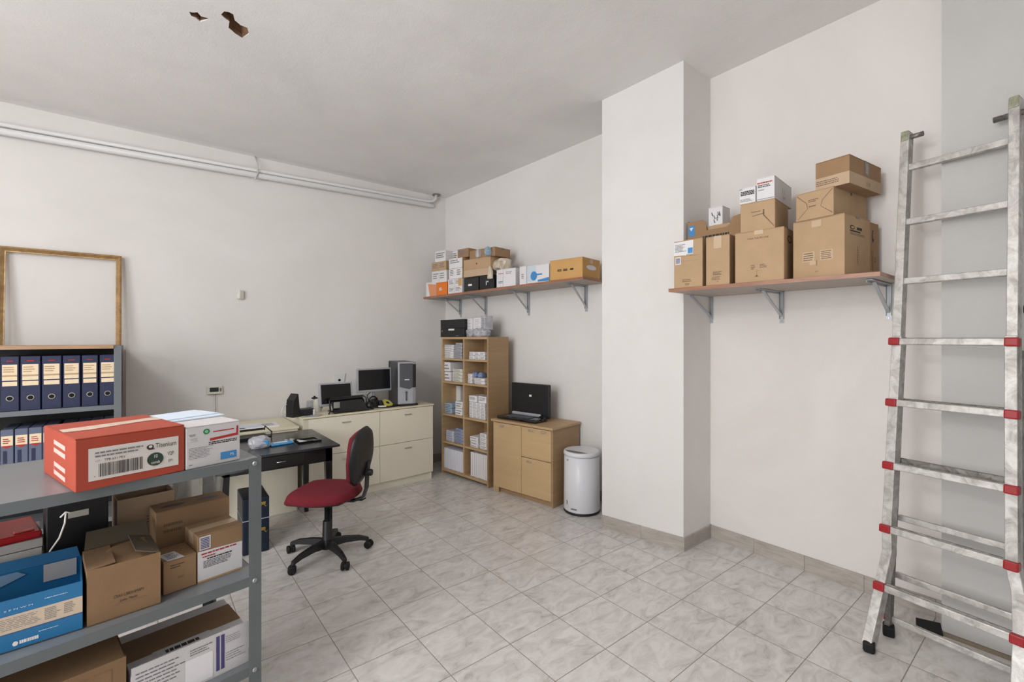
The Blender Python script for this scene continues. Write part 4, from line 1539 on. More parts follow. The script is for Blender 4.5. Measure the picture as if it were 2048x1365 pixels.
# ---------------------------------------------------------------- beech cabinet right of the bookcase
KN, KF = Vector((2.903, 3.03, 0)), Vector((2.776, 3.77, 0))
u = KN - KF
KW = u.length
u.normalize()
rotK = math.atan2(u.y, u.x)
KD, KH = 0.43, 0.735
kb = thing('beech_cabinet', 'low beech cabinet with one door and two drawers, right of the bookcase', 'cabinet', KF, rotK)
mb = MB(); mb.bx(0, 0.018, 0.004, KD, 0, KH - 0.022, BEECH_F); mb.build('side_panel', kb)
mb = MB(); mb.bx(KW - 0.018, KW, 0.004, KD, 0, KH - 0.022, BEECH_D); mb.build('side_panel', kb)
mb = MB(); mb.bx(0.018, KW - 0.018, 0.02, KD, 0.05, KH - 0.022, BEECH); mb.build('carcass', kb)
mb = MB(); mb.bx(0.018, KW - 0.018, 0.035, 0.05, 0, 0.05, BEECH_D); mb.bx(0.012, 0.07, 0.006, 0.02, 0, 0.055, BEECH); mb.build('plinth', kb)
mb = MB(); mb.bx(-0.012, KW + 0.012, -0.022, KD + 0.01, KH - 0.022, KH, BEECH); mb.build('top_panel', kb, bevel=0.002)
xm = KW * 0.50
mb = MB(); mb.bx(0.016, xm - 0.002, 0, 0.018, 0.055, KH - 0.032, BEECH_F); dr = mb.build('door', kb, bevel=0.0015)
def pull(x, z, parent, m=CHROME, y=-0.0):
    h = MB(); h.box((x, y - 0.008, z), (0.055, 0.016, 0.012), m, bev=0.004, seg=2); h.build('handle', parent)
pull(0.12, KH - 0.06, dr)
zs = KH * 0.56
mb = MB(); mb.bx(xm + 0.002, KW - 0.02, 0, 0.018, zs + 0.004, KH - 0.032, BEECH_F); dr = mb.build('drawer', kb, bevel=0.0015)
pull(xm + 0.12, KH - 0.055, dr); pull(xm + 0.27, KH - 0.055, dr)
mb = MB(); mb.bx(xm + 0.002, KW - 0.02, 0, 0.018, 0.055, zs - 0.002, BEECH_F); dr = mb.build('drawer', kb, bevel=0.0015)
pull(xm + 0.1, zs - 0.03, dr)

# black open case (lid up) on the cabinet
KP, KQ = (KF.x, KF.y), (KN.x, KN.y)
nK = Vector((-u.y, u.x, 0))
def on_cab(px, ins):
    return on_wall(px, (KP[0] + nK.x * ins, KP[1] + nK.y * ins), (KQ[0] + nK.x * ins, KQ[1] + nK.y * ins))
a, da = on_cab(1022, 0.22); b, db = on_cab(1096, 0.22)
cs = thing('open_black_case', 'black open case with raised lid and trailing cable on the beech cabinet', 'case', ((a.x + b.x) / 2, (a.y + b.y) / 2, KH), rotK + 0.02)
Wc = (b - a).length
zl = z_at(768, (da + db) / 2) - KH
mb = MB(); mb.box((0, 0.03, zl / 2 + 0.01), (Wc, 0.035, zl - 0.02), BLACK, bev=0.008, seg=2); lid = mb.build('lid', cs)
mb = MB(); mb.box((0.01, 0.012, zl * 0.66), (0.03, 0.002, 0.02), PAPER); mb.build('sticker', lid)
mb = MB(); mb.box((-0.02, -0.09, 0.018), (Wc * 1.02, 0.2, 0.03), BLACK_G, bev=0.008, seg=2); ba_ = mb.build('base', cs)
mb = MB(); mb.box((-0.02, -0.015, 0.05), (Wc * 0.75, 0.03, 0.03), SILVER, bev=0.008, seg=2); mb.build('hinge_bar', cs)
mb = MB(); mb.box((-0.03, -0.1, 0.035), (Wc * 0.6, 0.1, 0.006), PCG, bev=0.002); mb.build('tray', ba_)
mb = MB()
pts = [(Wc / 2 - 0.02 + 0.03 * math.cos(t * 0.9), -0.06 + 0.03 * math.sin(t * 1.3), 0.02 + 0.012 * (k % 4)) for k, t in enumerate(range(16))]
mb.tube(pts, 0.006, BLACK, 7)
mb.build('cable', cs)

# ---------------------------------------------------------------- waste bin
bn = thing('waste_bin', 'round white waste bin with slanted slot lid between cabinet and column', 'bin', (3.086, 2.845, 0))
mb = MB(); mb.lathe((0, 0, 0), [(0.158, 0.0), (0.163, 0.006), (0.163, 0.02), (0.158, 0.024)], BLACK, 48); mb.build('base_ring', bn)
mb = MB(); mb.lathe((0, 0, 0), [(0.158, 0.022), (0.162, 0.03), (0.157, 0.50), (0.15, 0.503)], BINW, 64); bdy = mb.build('body', bn)
lid = MB()
lid.lathe((0, 0, 0), [(0.156, 0.505), (0.162, 0.508), (0.164, 0.525), (0.160, 0.54), (0.15, 0.545)], BINW, 64)
lid = lid.build('lid', bn)
tocam = Vector((-3.086, -2.845, 0)).normalized()
side = Vector((-tocam.y, tocam.x, 0))
mb = MB()
pts = []
for k in range(21):
    a = math.radians(8 + 104 * k / 20)
    pts.append(-side * math.cos(a) * 0.146 + tocam * math.sin(a) * 0.146)
mid = [pts[-1].lerp(pts[0], t) - tocam * 0.012 * math.sin(math.pi * t) for t in (0.25, 0.5, 0.75)]
mb.poly([(p.x, p.y, 0.5458) for p in pts + mid], mat('bin_slot', srgb(112, 114, 118), 0.5))
mb.build('slot', lid)
mb = MB()
for k, (ang, z, wv, hv, m_) in enumerate(((-25, 0.055, 0.055, 0.006, INK_G), (-52, 0.1, 0.012, 0.018, INK_G), (-50, 0.475, 0.02, 0.005, INK_G))):
    th = math.atan2(tocam.y, tocam.x) + math.radians(ang)
    d_ = Vector((math.cos(th), math.sin(th), 0)); s_ = Vector((-d_.y, d_.x, 0))
    c_ = d_ * 0.1628
    mb.poly([c_ - s_ * wv / 2 + Vector((0, 0, z - hv)), c_ + s_ * wv / 2 + Vector((0, 0, z - hv)), c_ + s_ * wv / 2 + Vector((0, 0, z + hv)), c_ - s_ * wv / 2 + Vector((0, 0, z + hv))], m_)
mb.build('print', bdy)

# ---------------------------------------------------------------- white cabinets along the back wall
CL, CR = Vector((1.14, 4.44, 0)), Vector((2.50, 4.51, 0))
u = CR - CL; CWd = u.length; u.normalize()
rotC = math.atan2(u.y, u.x)
nC = Vector((-u.y, u.x, 0))
CH, CD = 0.828, 0.55
wc = thing('cream_cabinet', 'long cream cabinet with four large fronts under the monitors', 'cabinet', CL, rotC)
mb = MB(); mb.bx(0.0, CWd, 0.02, CD, 0.075, CH - 0.018, CREAM); mb.build('carcass', wc)
mb = MB(); mb.bx(-0.02, CWd + 0.004, -0.008, CD + 0.02, CH - 0.016, CH, CREAM_T); mb.build('top_panel', wc, bevel=0.002)
mb = MB(); mb.bx(0.02, CWd - 0.03, 0.03, 0.05, 0, 0.078, CREAM); mb.bx(CWd - 0.035, CWd - 0.01, 0.02, 0.06, 0, 0.078, CREAM); mb.build('plinth', wc)
x_a = 0.035
mb = MB(); mb.bx(0.0, x_a, 0.004, 0.02, 0.075, CH - 0.02, mat('cream_filler', srgb(214, 208, 188), 0.5)); mb.build('filler_strip', wc)  # darker cream paints the shade on this recessed strip
fr = [on_wall(p, (CL.x, CL.y), (CR.x, CR.y))[0] for p in (760,)]
xs_ = (fr[0] - CL).length
zs = 0.455
for (x0, x1) in ((x_a + 0.002, xs_ - 0.002), (xs_ + 0.002, CWd - 0.004)):
    for (z0, z1) in ((0.082, zs - 0.002), (zs + 0.002, CH - 0.022)):
        mb = MB(); mb.bx(x0, x1, 0, 0.018, z0, z1, CREAM); dr = mb.build('drawer', wc, bevel=0.0012)
        h = MB(); h.box(((x0 + x1) / 2 + 0.0, -0.008, z1 - 0.06), (0.085, 0.018, 0.008), CHROME, bev=0.003); h.build('handle', dr)
# low cream cabinet behind the desk
lc = thing('low_cream_cabinet', 'lower cream cabinet behind the black desk, papers on its top', 'cabinet', (0.30, 4.46, 0), 0.0)
mb = MB(); mb.bx(0, 0.79, 0.0, 0.60, 0.0, 0.735, CREAM); mb.build('carcass', lc)
mb = MB(); mb.bx(-0.01, 0.80, -0.012, 0.61, 0.735, 0.755, CREAM_T); mb.build('top_panel', lc, bevel=0.002)
mb = MB(); mb.bx(0.01, 0.78, -0.008, 0.0, 0.0, 0.085, CREAM); mb.build('plinth', lc)
for k, (x, y, r_, lb) in enumerate(((0.52, 4.62, 0.1, 'loose sheet of printed paper at the left of the low cream cabinet'), (0.80, 4.68, -0.08, 'wide printed sheet on the low cream cabinet, nearer the monitors'), (0.40, 4.80, 0.25, 'sheet of paper lying by the wall on the low cream cabinet'))):
    mb = MB()
    mb.box((0, 0, 0.004), (0.34, 0.22, 0.008), PAPER, bev=0.001)
    f = Face(mb, (-0.17, -0.11, 0.008), (0.34, 0, 0), (0, 0.22, 0))
    f.rect(0.1, 0.15, 0.6, 0.75, INK_V if k == 0 else PAPER_B); f.lines(0.62, 0.2, 0.92, 0.8, 5, INK_G)
    o = mb.build('paper_stack'); o.location = (x, y, 0.7555 + 0.0085 * (k == 2) * 0); o.rotation_euler = (0, 0, r_)
    tag(o, lb, 'paper', 'papers on the low cream cabinet')

# ---- things on the cream cabinet
def on_cream(px, ins):
    return on_wall(px, (CL.x + nC.x * ins, CL.y + nC.y * ins), (CR.x + nC.x * ins, CR.y + nC.y * ins))


def ins_for(py, px):
    """how far behind the front edge the cabinet top is met at a picture point"""
    p = on_z(px, py, CH)
    return (p - Vector((CL.x, CL.y, CH))).dot(Vector((nC.x, nC.y, 0)))


def monitor(label, px0, px1, y0, y1, ins, tilt=0.0, rz=0.0, stand=True):
    a, da = on_cream(px0, ins); b, db = on_cream(px1, ins)
    wv = (b - a).length
    zt_, zb2 = z_at(y0, (da + db) / 2), z_at(y1, (da + db) / 2)
    o = thing('monitor', label, 'monitor', ((a.x + b.x) / 2, (a.y + b.y) / 2, CH), rotC + rz, 'monitors on the cream cabinet')
    R_ = Matrix.Rotation(-tilt, 3, 'X')
    h = zt_ - zb2
    base = zb2 - CH
    mb = MB()
    mb.box(Vector((0, 0.012, base)) + R_ @ Vector((0, 0, h / 2)), (wv, 0.03, h), SILVER, bev=0.005, seg=2, rot=R_)
    mb.build('housing', o)
    mb = MB()
    mb.box(Vector((0, 0.012, base)) + R_ @ Vector((0, -0.0155, h / 2 + 0.004)), (wv - 0.036, 0.002, h - 0.04), SCREEN, rot=R_)
    mb.build('screen', o)
    if stand:
        mb = MB()
        mb.box((0, 0.05, base / 2 + 0.03), (0.05, 0.025, base + 0.08), SILVER, bev=0.006)
        mb.box((0, 0.03, 0.008), (0.19, 0.15, 0.014), SILVER, bev=0.006)
        mb.build('stand', o)
    return o


monitor('smaller silver framed monitor standing directly on the cabinet, leaning back', 640, 706, 766, 812, 0.21, tilt=0.16, rz=-0.03, stand=False)
monitor('silver framed monitor raised on a stand, nearest the computer tower', 714, 783, 737, 784, 0.27, tilt=0.04)

# black glossy device between monitors
a, da = on_cream(661, 0.10); b, db = on_cream(733, 0.10)
dv = thing('black_receiver', 'glossy black plastic office tray with handles before the smaller monitor', 'tray', ((a.x + b.x) / 2, (a.y + b.y) / 2, CH), rotC - 0.03)
wv = (b - a).length
mb = MB(); mb.box((0, 0, 0.014), (wv, 0.17, 0.02), BLACK_G, bev=0.006); mb.build('base', dv)
mb = MB(); mb.prism([(-wv * 0.46, -0.05, 0.02), (wv * 0.46, -0.05, 0.02), (wv * 0.46, 0.07, 0.13), (-wv * 0.44, 0.07, 0.125)], (0, 0.012, 0.0), BLACK_G); mb.build('front_cover', dv)
mb = MB(); mb.box((-wv * 0.36, -0.035, 0.075), (0.06, 0.012, 0.06), CHROME, bev=0.004); mb.build('silver_panel', dv)
mb = MB(); mb.tube([(-wv * 0.5, 0.0, 0.02), (-wv * 0.5, 0.02, 0.12), (-wv * 0.44, 0.05, 0.135), (wv * 0.44, 0.05, 0.14), (wv * 0.5, 0.02, 0.12), (wv * 0.5, 0, 0.02)], 0.008, BLACK, 8); mb.build('rim', dv)
mb = MB(); mb.tube([(-wv * 0.62, -0.09, 0.006), (-wv * 0.55, -0.05, 0.02), (-wv * 0.48, -0.06, 0.03)], 0.006, BLACK, 7); mb.build('cable', dv)

# router stand: black wedge plus low box
c, d = on_cream(587, 0.12)
ro = thing('black_speaker', 'black wedge shaped speaker standing at the left end of the cream cabinet', 'speaker', (c.x, c.y, CH), rotC + 0.35)
hh = z_at(788, d) - CH
mb = MB()
mb.prism([(-0.042, -0.05, 0), (0.042, -0.05, 0), (0.026, -0.05, hh * 0.5), (0.016, -0.05, hh), (0.008, -0.05, hh), (-0.034, -0.05, hh * 0.74), (-0.042, -0.05, hh * 0.5)], (0, 0.10, 0), BLACK)
mb.build('housing', ro, bevel=0.004)
mb = MB(); mb.tube([(-0.045, 0.03, hh * 0.55), (-0.085, 0.03, hh * 0.45), (-0.1, 0.03, 0.06), (-0.1, 0.03, 0.004)], 0.003, PIPE, 7); mb.build('cable', ro)
c, d = on_cream(609, 0.15)
o = thing('black_router', 'low black router box beside the wedge speaker', 'router', (c.x, c.y, CH), rotC)
mb = MB(); mb.box((0, 0, 0.032), (0.15, 0.1, 0.062), BLACK, bev=0.008, seg=2); mb.build('housing', o)
mb = MB(); mb.box((0.068, -0.052, 0.03), (0.016, 0.004, 0.05), PIPE); mb.build('front_strip', o)
# jug
c, d = on_cream(629, 0.30)
jg = thing('coffee_jug', 'small cream and glass coffee jug behind the router', 'jug', (c.x, c.y, CH))
mb = MB(); mb.lathe((0.02, 0, 0), [(0.045, 0), (0.048, 0.02), (0.045, 0.08), (0.036, 0.12), (0.03, 0.13)], OFFW, 28); mb.build('body', jg)
mb = MB(); mb.lathe((-0.035, 0.01, 0), [(0.035, 0.01), (0.038, 0.05), (0.036, 0.11)], GLASS, 24); mb.build('glass', jg)
mb = MB(); mb.lathe((-0.0, 0, 0), [(0.03, 0.13), (0.028, 0.14), (0.01, 0.145), (0.009, 0.155)], BLACK, 20); mb.build('lid', jg)
mb = MB(); mb.tube([(0.062, 0, 0.12), (0.095, 0, 0.11), (0.1, 0, 0.06), (0.065, 0, 0.03)], 0.008, OFFW, 10); mb.build('handle', jg)
# loose keys / discs
c, d = on_cream(621, 0.045)
o = MB(); o.lathe((0, 0, 0), [(0.05, 0.0), (0.05, 0.003)], SILVER, 28); o.lathe((0.07, 0.02, 0), [(0.045, 0.0), (0.045, 0.003)], CARD_P, 24); o.lathe((0.03, -0.01, 0.004), [(0.05, 0.0), (0.05, 0.003)], SILVER, 28)
o = o.build('loose_discs'); o.location = (c.x, c.y, CH); tag(o, 'loose silver discs lying at the cabinet edge before the router', 'discs')
# headphones
c, d = on_cream(750, 0.11)
hp = thing('headphones', 'black headphones lying before the raised monitor', 'headphones', (c.x, c.y, CH), rotC + 0.3)
mb = MB(); mb.tube([(0.07 * math.cos(t), 0.03, 0.035 + 0.085 * math.sin(t)) for t in [math.pi * k / 14 for k in range(15)]], 0.008, BLACK, 8); mb.build('headband', hp)
for s in (-1, 1):
    mb = MB(); mb.lathe((s * 0.065, 0.0, 0.038), [(0.02, -0.02), (0.036, -0.016), (0.037, 0.016), (0.02, 0.02)], BLACK, 24, 'Y' if s < 0 else 'X'); mb.build('ear_cup', hp)
mb = MB(); mb.blob((0.0, 0.03, 0.045), (0.05, 0.04, 0.05), BLACK, 40, 0.5); mb.tube([(-0.06, -0.05, 0.006), (-0.11, -0.03, 0.006), (-0.13, 0.02, 0.006), (-0.09, 0.07, 0.01), (-0.04, 0.05, 0.07), (-0.07, 0.04, 0.14), (-0.01, 0.06, 0.16)], 0.005, BLACK, 7); mb.build('cable', hp)
c, d = on_cream(776, 0.12)
o = thing('disc_spindle', 'yellow disc leaning on a black oval tray beside the headphones', 'disc', (c.x, c.y, CH), rotC)
mb = MB(); mb.lathe((0, 0, 0), [(0.1, 0.0), (0.105, 0.008), (0.1, 0.014)], BLACK, 32, sx=1.15, sy=0.7); mb.build('tray', o)
mb = MB(); mb.lathe((0, 0, 0), [(0.055, -0.003), (0.056, 0.0), (0.055, 0.003)], YELLOW, 30); q = mb.build('disc', o); q.location = (0.0, 0.01, 0.04); q.rotation_euler = (0.55, 0.2, 0)
mb = MB(); mb.lathe((0, 0, 0), [(0.018, 0.0034), (0.018, 0.006)], BLACK, 20); q2 = mb.build('disc_hub', o); q2.location = (0.0, 0.01, 0.04); q2.rotation_euler = (0.55, 0.2, 0)
mb = MB(); mb.box((-0.09, -0.05, 0.02), (0.08, 0.03, 0.012), mat('pale_card', srgb(214, 208, 190), 0.6), rz=-0.3); mb.build('card', o)
c, d = on_cream(720, 0.26)
o = blobthing('yellow_cloth', 'yellow crumpled cloth between the two monitors', 'cloth', (c.x, c.y, CH), (0.06, 0.05, 0.04), YELLOW, 44)
# computer tower
def px_on(px, ins):
    return on_cream(px, ins)
a, da = on_cream(804, 0.06); b, db = on_cream(833, 0.06)
hT = z_at(725, da) - CH
wT = 0.19
pcr = rotC - 0.22
pc = thing('computer_tower', 'grey and silver computer tower at the right end of the cream cabinet', 'computer', (a.x + 0.09, a.y + 0.2, CH), pcr)
dT = 0.40
mb = MB(); mb.bx(-wT / 2, wT / 2, -dT / 2 + 0.01, dT / 2, 0.02, hT, PCS); mb.build('case', pc, bevel=0.003)
mb = MB()
mb.prism([(-wT / 2, -dT / 2 - 0.012, 0.02), (wT * 0.3, -dT / 2 - 0.022, 0.02), (wT / 2, -dT / 2 - 0.012, 0.02), (wT / 2, -dT / 2 + 0.012, 0.02), (-wT / 2, -dT / 2 + 0.012, 0.02)], (0, 0, hT - 0.02), SILVER)
fp = mb.build('front_panel', pc, bevel=0.004)
mb = MB(); mb.prism([(-wT * 0.42, -dT / 2 - 0.026, hT * 0.44), (0.02, -dT / 2 - 0.026, hT * 0.38), (wT * 0.30, -dT / 2 - 0.026, hT * 0.42), (wT * 0.30, -dT / 2 - 0.026, hT * 0.97), (-wT * 0.42, -dT / 2 - 0.026, hT * 0.97)], (0, 0.012, 0), PCG); mb.build('drive_cover', fp)
mb = MB(); mb.bx(wT * 0.30, wT * 0.49, -dT / 2 - 0.024, -dT / 2 - 0.012, hT * 0.42, hT * 0.95, BLACK_G); mb.build('black_strip', fp)
mb = MB(); mb.bx(-0.03, 0.02, -dT / 2 - 0.0275, -dT / 2 - 0.026, hT * 0.59, hT * 0.61, PAPER); mb.build('badge', fp)
mb = MB(); mb.lathe((-0.01, -dT / 2 - 0.024, hT * 0.31), [(0.014, 0), (0.012, 0.006)], PCG, 20, 'Y'); mb.bx(-0.017, -0.003, -dT / 2 - 0.026, -dT / 2 - 0.018, hT * 0.12, hT * 0.28, PCG); mb.build('power_button', fp)
mb = MB(); mb.bx(-wT / 2 + 0.01, wT * 0.6, -dT / 2 - 0.03, dT / 2 - 0.02, 0.0, 0.022, BLACK); mb.build('foot', pc)
mb = MB(); mb.tube([(-wT / 2 - 0.0, dT / 2 - 0.05, hT - 0.01), (-wT / 2 - 0.02, dT / 2 - 0.1, hT - 0.06), (-wT / 2 - 0.005, dT / 2 - 0.08, hT - 0.13)], 0.004, BLACK, 7)
mb.tube([(wT / 2, 0.12, hT * 0.4), (wT / 2 + 0.05, 0.12, hT * 0.3), (wT / 2 + 0.075, 0.1, 0.004)], 0.003, INK_G, 7); mb.build('cable', pc)

# ---------------------------------------------------------------- black desk
DZ = 0.722
dx0, dx1, dy0, dy1 = 0.37, 1.20, 3.645, 4.43
dk = thing('black_desk', 'black painted desk with one drawer in front of the cream cabinets', 'desk', ((dx0 + dx1) / 2, (dy0 + dy1) / 2, 0))
ox, oy = (dx0 + dx1) / 2, (dy0 + dy1) / 2
mb = MB(); mb.bx(dx0 - ox, dx1 - ox, dy0 - oy, dy1 - oy, DZ - 0.018, DZ, DESKTOP); mb.build('desk_top', dk, bevel=0.003)
ap = MB()
i = 0.045
ap.bx(dx0 - ox + i, dx1 - ox - i, dy0 - oy + i, dy0 - oy + i + 0.018, DZ - 0.128, DZ - 0.018, BLACK_W)
ap.bx(dx0 - ox + i, dx1 - ox - i, dy1 - oy - i - 0.018, dy1 - oy - i, DZ - 0.128, DZ - 0.018, BLACK_W)
ap.bx(dx0 - ox + i, dx0 - ox + i + 0.018, dy0 - oy + i, dy1 - oy - i, DZ - 0.128, DZ - 0.018, BLACK_W)
ap.bx(dx1 - ox - i - 0.018, dx1 - ox - i, dy0 - oy + i, dy1 - oy - i, DZ - 0.128, DZ - 0.018, BLACK_W)
ap.build('apron', dk)
dr = MB(); dr.bx(-0.24, 0.16, dy0 - oy + i - 0.006, dy0 - oy + i + 0.002, DZ - 0.118, DZ - 0.03, BLACK_W); dr = dr.build('drawer', dk, bevel=0.002)
h = MB(); h.tube([(-0.03, dy0 - oy + i - 0.008, DZ - 0.07), (-0.028, dy0 - oy + i - 0.026, DZ - 0.072), (0.028, dy0 - oy + i - 0.026, DZ - 0.072), (0.03, dy0 - oy + i - 0.008, DZ - 0.07)], 0.004, CHROME, 8); h.build('handle', dr)
for sx in (-1, 1):
    for sy in (-1, 1):
        x = (dx1 - ox - i) if sx > 0 else (dx0 - ox + i)
        y = (dy1 - oy - i) if sy > 0 else (dy0 - oy + i)
        mb = MB()
        s1, s0 = 0.05, 0.03
        x1_, x0_ = x - sx * s1 / 2, x - sx * s0 / 2
        y1_, y0_ = y - sy * s1 / 2, y - sy * s0 / 2
        vt = [mb.bm.verts.new((x1_ + a * s1 / 2, y1_ + b * s1 / 2, DZ - 0.018)) for a, b in ((-1, -1), (1, -1), (1, 1), (-1, 1))]
        vm = [mb.bm.verts.new((x1_ + a * s1 / 2, y1_ + b * s1 / 2, DZ - 0.14)) for a, b in ((-1, -1), (1, -1), (1, 1), (-1, 1))]
        vb = [mb.bm.verts.new((x0_ + a * s0 / 2, y0_ + b * s0 / 2, 0)) for a, b in ((-1, -1), (1, -1), (1, 1), (-1, 1))]
        k = mb.mi(BLACK_W)
        for A_, B_ in ((vt, vm), (vm, vb)):
            for j in range(4):
                mb.bm.faces.new([A_[j], A_[(j + 1) % 4], B_[(j + 1) % 4], B_[j]])
        mb.bm.faces.new(vt); mb.bm.faces.new(vb)
        bmesh.ops.recalc_face_normals(mb.bm, faces=mb.bm.faces)
        mb.build('leg', dk)
# things on the desk
p = on_z(614, 883, DZ)
o = thing('desk_picture', 'thin black picture frame lying on the desk near the right edge', 'frame', (p.x, p.y, DZ), 0.05)
mb = MB()
for x0, x1, y0, y1 in ((-0.09, 0.09, -0.075, -0.06), (-0.09, 0.09, 0.06, 0.075), (-0.09, -0.075, -0.06, 0.06), (0.075, 0.09, -0.06, 0.06)):
    mb.bx(x0, x1, y0, y1, 0, 0.014, BLACK_G)
mb.build('moulding', o)
mb = MB(); mb.bx(-0.075, 0.075, -0.06, 0.06, 0, 0.005, DESKTOP); mb.build('panel', o)
p = on_z(589, 884, DZ)
mb = MB(); mb.box((0, 0, 0.004), (0.02, 0.2, 0.006), PAPER, rz=0.5); mb.box((0.03, 0, 0.008), (0.012, 0.2, 0.004), PAPER, rz=0.42)
o = mb.build('paper_strip'); o.location = (p.x, p.y, DZ); tag(o, 'white folded paper strips beside the black frame on the desk', 'paper')
p = on_z(561, 889, DZ)
mb = MB(); mb.box((0, 0, 0.008), (0.17, 0.10, 0.014), BLUEBAG, rz=0.15, bev=0.006, seg=2)
Face(mb, (-0.05, -0.02, 0.0152), (0.1, 0, 0), (0, 0.04, 0)).rect(0, 0, 1, 1, PAPER_B)
o = mb.build('blue_packet'); o.location = (p.x, p.y, DZ); tag(o, 'flat blue packet in the middle of the desk', 'packet')
p = on_z(519, 896, DZ)
bgd = blobthing('clear_bag', 'clear plastic bag with blue label at the left of the desk', 'bag', (p.x, p.y, DZ), (0.07, 0.06, 0.05), BAG_G, 50, rough=0.3)
mb = MB(); mb.box((0.02, -0.052, 0.038), (0.07, 0.012, 0.042), BLUEBAG, bev=0.004); mb.build('blue_label', bgd)
p = on_z(505, 880, DZ)
o = thing('document_tray', 'black and silver document tray on the desk behind the clear bag', 'tray', (p.x - 0.02, p.y + 0.1, DZ), 0.05)
mb = MB(); mb.bx(-0.17, 0.15, -0.12, 0.12, 0, 0.006, BLACK); mb.bx(-0.17, 0.15, 0.114, 0.12, 0, 0.05, BLACK); mb.bx(-0.17, 0.15, -0.12, -0.114, 0, 0.02, BLACK); mb.build('tray', o)
mb = MB(); mb.tube([(0.15, -0.12, 0.004), (0.155, -0.11, 0.05), (0.15, 0.08, 0.07), (0.15, 0.11, 0.004)], 0.005, BLACK, 8); mb.tube([(-0.17, -0.16, 0.004), (-0.165, -0.15, 0.075), (-0.17, 0.02, 0.09), (-0.17, 0.1, 0.004)], 0.009, CHROME, 10); mb.build('side_rail', o)

# dark blue case under the desk
c = at_d(512, 3.32)
bcx = thing('blue_toolcase', 'dark blue trunk with brass locks standing on the floor under the desk', 'trunk', (c.x, c.y, 0), math.radians(-2))
mb = MB(); mb.box((0, 0.15, 0.2), (0.17, 0.32, 0.40), NAVYC, bev=0.008, seg=2); mb.build('body', bcx)
mb = MB(); mb.box((0, 0.15, 0.245), (0.174, 0.324, 0.006), SILVER); mb.build('trim_strip', bcx)
for z in (0.17, 0.355):
    mb = MB(); mb.box((0.045, -0.016, z), (0.03, 0.01, 0.022), BRASS, bev=0.003); mb.tube([(0.05, -0.02, z - 0.01), (0.06, -0.035, z - 0.02), (0.07, -0.02, z - 0.01)], 0.003, BRASS, 7); mb.build('lock', bcx)
mb = MB(); mb.box((0.02, 0.14, 0.44), (0.012, 0.24, 0.1), BLACK, rz=0.05); mb.box((0.045, 0.16, 0.43), (0.01, 0.24, 0.09), CARD_IN, rz=-0.06)
o = mb.build('folder'); o.location = (c.x - 0.01, c.y, 0.0); tag(o, 'dark folders standing upright on the dark blue trunk', 'folder')

# ---------------------------------------------------------------- office chair
cc = Vector((1.024, 3.382, 0))
fdir = Vector((-0.74, 0.67, 0)).normalized()
fa = math.atan2(fdir.y, fdir.x)
ch = thing('office_chair', 'swivel office chair with burgundy seat and black five-star base', 'chair', cc, fa)
casters = [on_z(px, py, 0) - cc for px, py in ((575, 1148), (686, 1141), (740, 1097), (663, 1075), (588, 1108))]
# one regular star turned to fit the five seen feet
best = None
for k in range(72):
    th0 = 2 * math.pi * k / 360
    e = 0
    for v in casters:
        t = math.atan2(v.y, v.x) - th0
        q = (t / (2 * math.pi / 5)) % 1
        e += min(q, 1 - q) ** 2
    if best is None or e < best[0]:
        best = (e, th0)
th0 = best[1] - fa
mb = MB()
mb.lathe((0, 0, 0), [(0.036, 0.055), (0.045, 0.06), (0.045, 0.11), (0.034, 0.125), (0.03, 0.25), (0.026, 0.255)], BLACK, 24)
hub = mb.build('hub', ch)
for k in range(5):
    a = th0 + k * 2 * math.pi / 5
    dv_ = Vector((math.cos(a), math.sin(a), 0))
    sd = Vector((-dv_.y, dv_.x, 0))
    mb = MB()
    pts = [dv_ * 0.03 + Vector((0, 0, 0.095)), dv_ * 0.12 + Vector((0, 0, 0.098)), dv_ * 0.22 + Vector((0, 0, 0.088)), dv_ * 0.285 + Vector((0, 0, 0.068))]
    rings = []
    for p_, w_, h_ in zip(pts, (0.052, 0.044, 0.036, 0.03), (0.055, 0.042, 0.034, 0.024)):
        rings.append([mb.bm.verts.new(p_ + sd * x * w_ / 2 + Vector((0, 0, y * h_ / 2))) for x, y in ((-1, -1), (1, -1), (0.7, 1), (-0.7, 1))])
    mb.mi(BLACK)
    for A_, B_ in zip(rings, rings[1:]):
        for j in range(4):
            mb.bm.faces.new([A_[j], A_[(j + 1) % 4], B_[(j + 1) % 4], B_[j]])
    mb.bm.faces.new(rings[0]); mb.bm.faces.new(rings[-1])
    bmesh.ops.recalc_face_normals(mb.bm, faces=mb.bm.faces)
    mb.tube([dv_ * 0.275 + Vector((0, 0, 0.04)), dv_ * 0.275 + Vector((0, 0, 0.075))], 0.013, BLACK, 12)
    lg = mb.build('leg', ch, bevel=0.004)
    c_ = MB()
    cpos = dv_ * 0.285
    ax = Vector((math.cos(a + 0.9), math.sin(a + 0.9), 0))
    for s in (-1, 1):
        q0 = cpos + ax * s * 0.006 + Vector((0, 0, 0.027))
        c_.tube([q0, q0 + ax * s * 0.003, q0 + ax * s * 0.018, q0 + ax * s * 0.021], [0.02, 0.027, 0.027, 0.018], RUBBER, 20)
    c_.tube([cpos + Vector((0, 0, 0.027)) - ax * 0.01, cpos + Vector((0, 0, 0.027)) + ax * 0.01], 0.02, BLACK, 14)
    c_.build('caster', lg)
mb = MB(); mb.lathe((0, 0, 0), [(0.02, 0.24), (0.02, 0.40)], BLACK, 20); mb.build('gas_column', ch)
mb = MB(); mb.box((0.0, 0, 0.395), (0.22, 0.13, 0.03), BLACK, bev=0.008); mb.box((0.02, 0, 0.412), (0.32, 0.26, 0.014), BLACK, bev=0.004); mb.tube([(0.02, -0.05, 0.385), (0.03, -0.22, 0.378), (-0.02, -0.235, 0.375)], 0.006, BLACK, 8); mb.build('mechanism', ch)


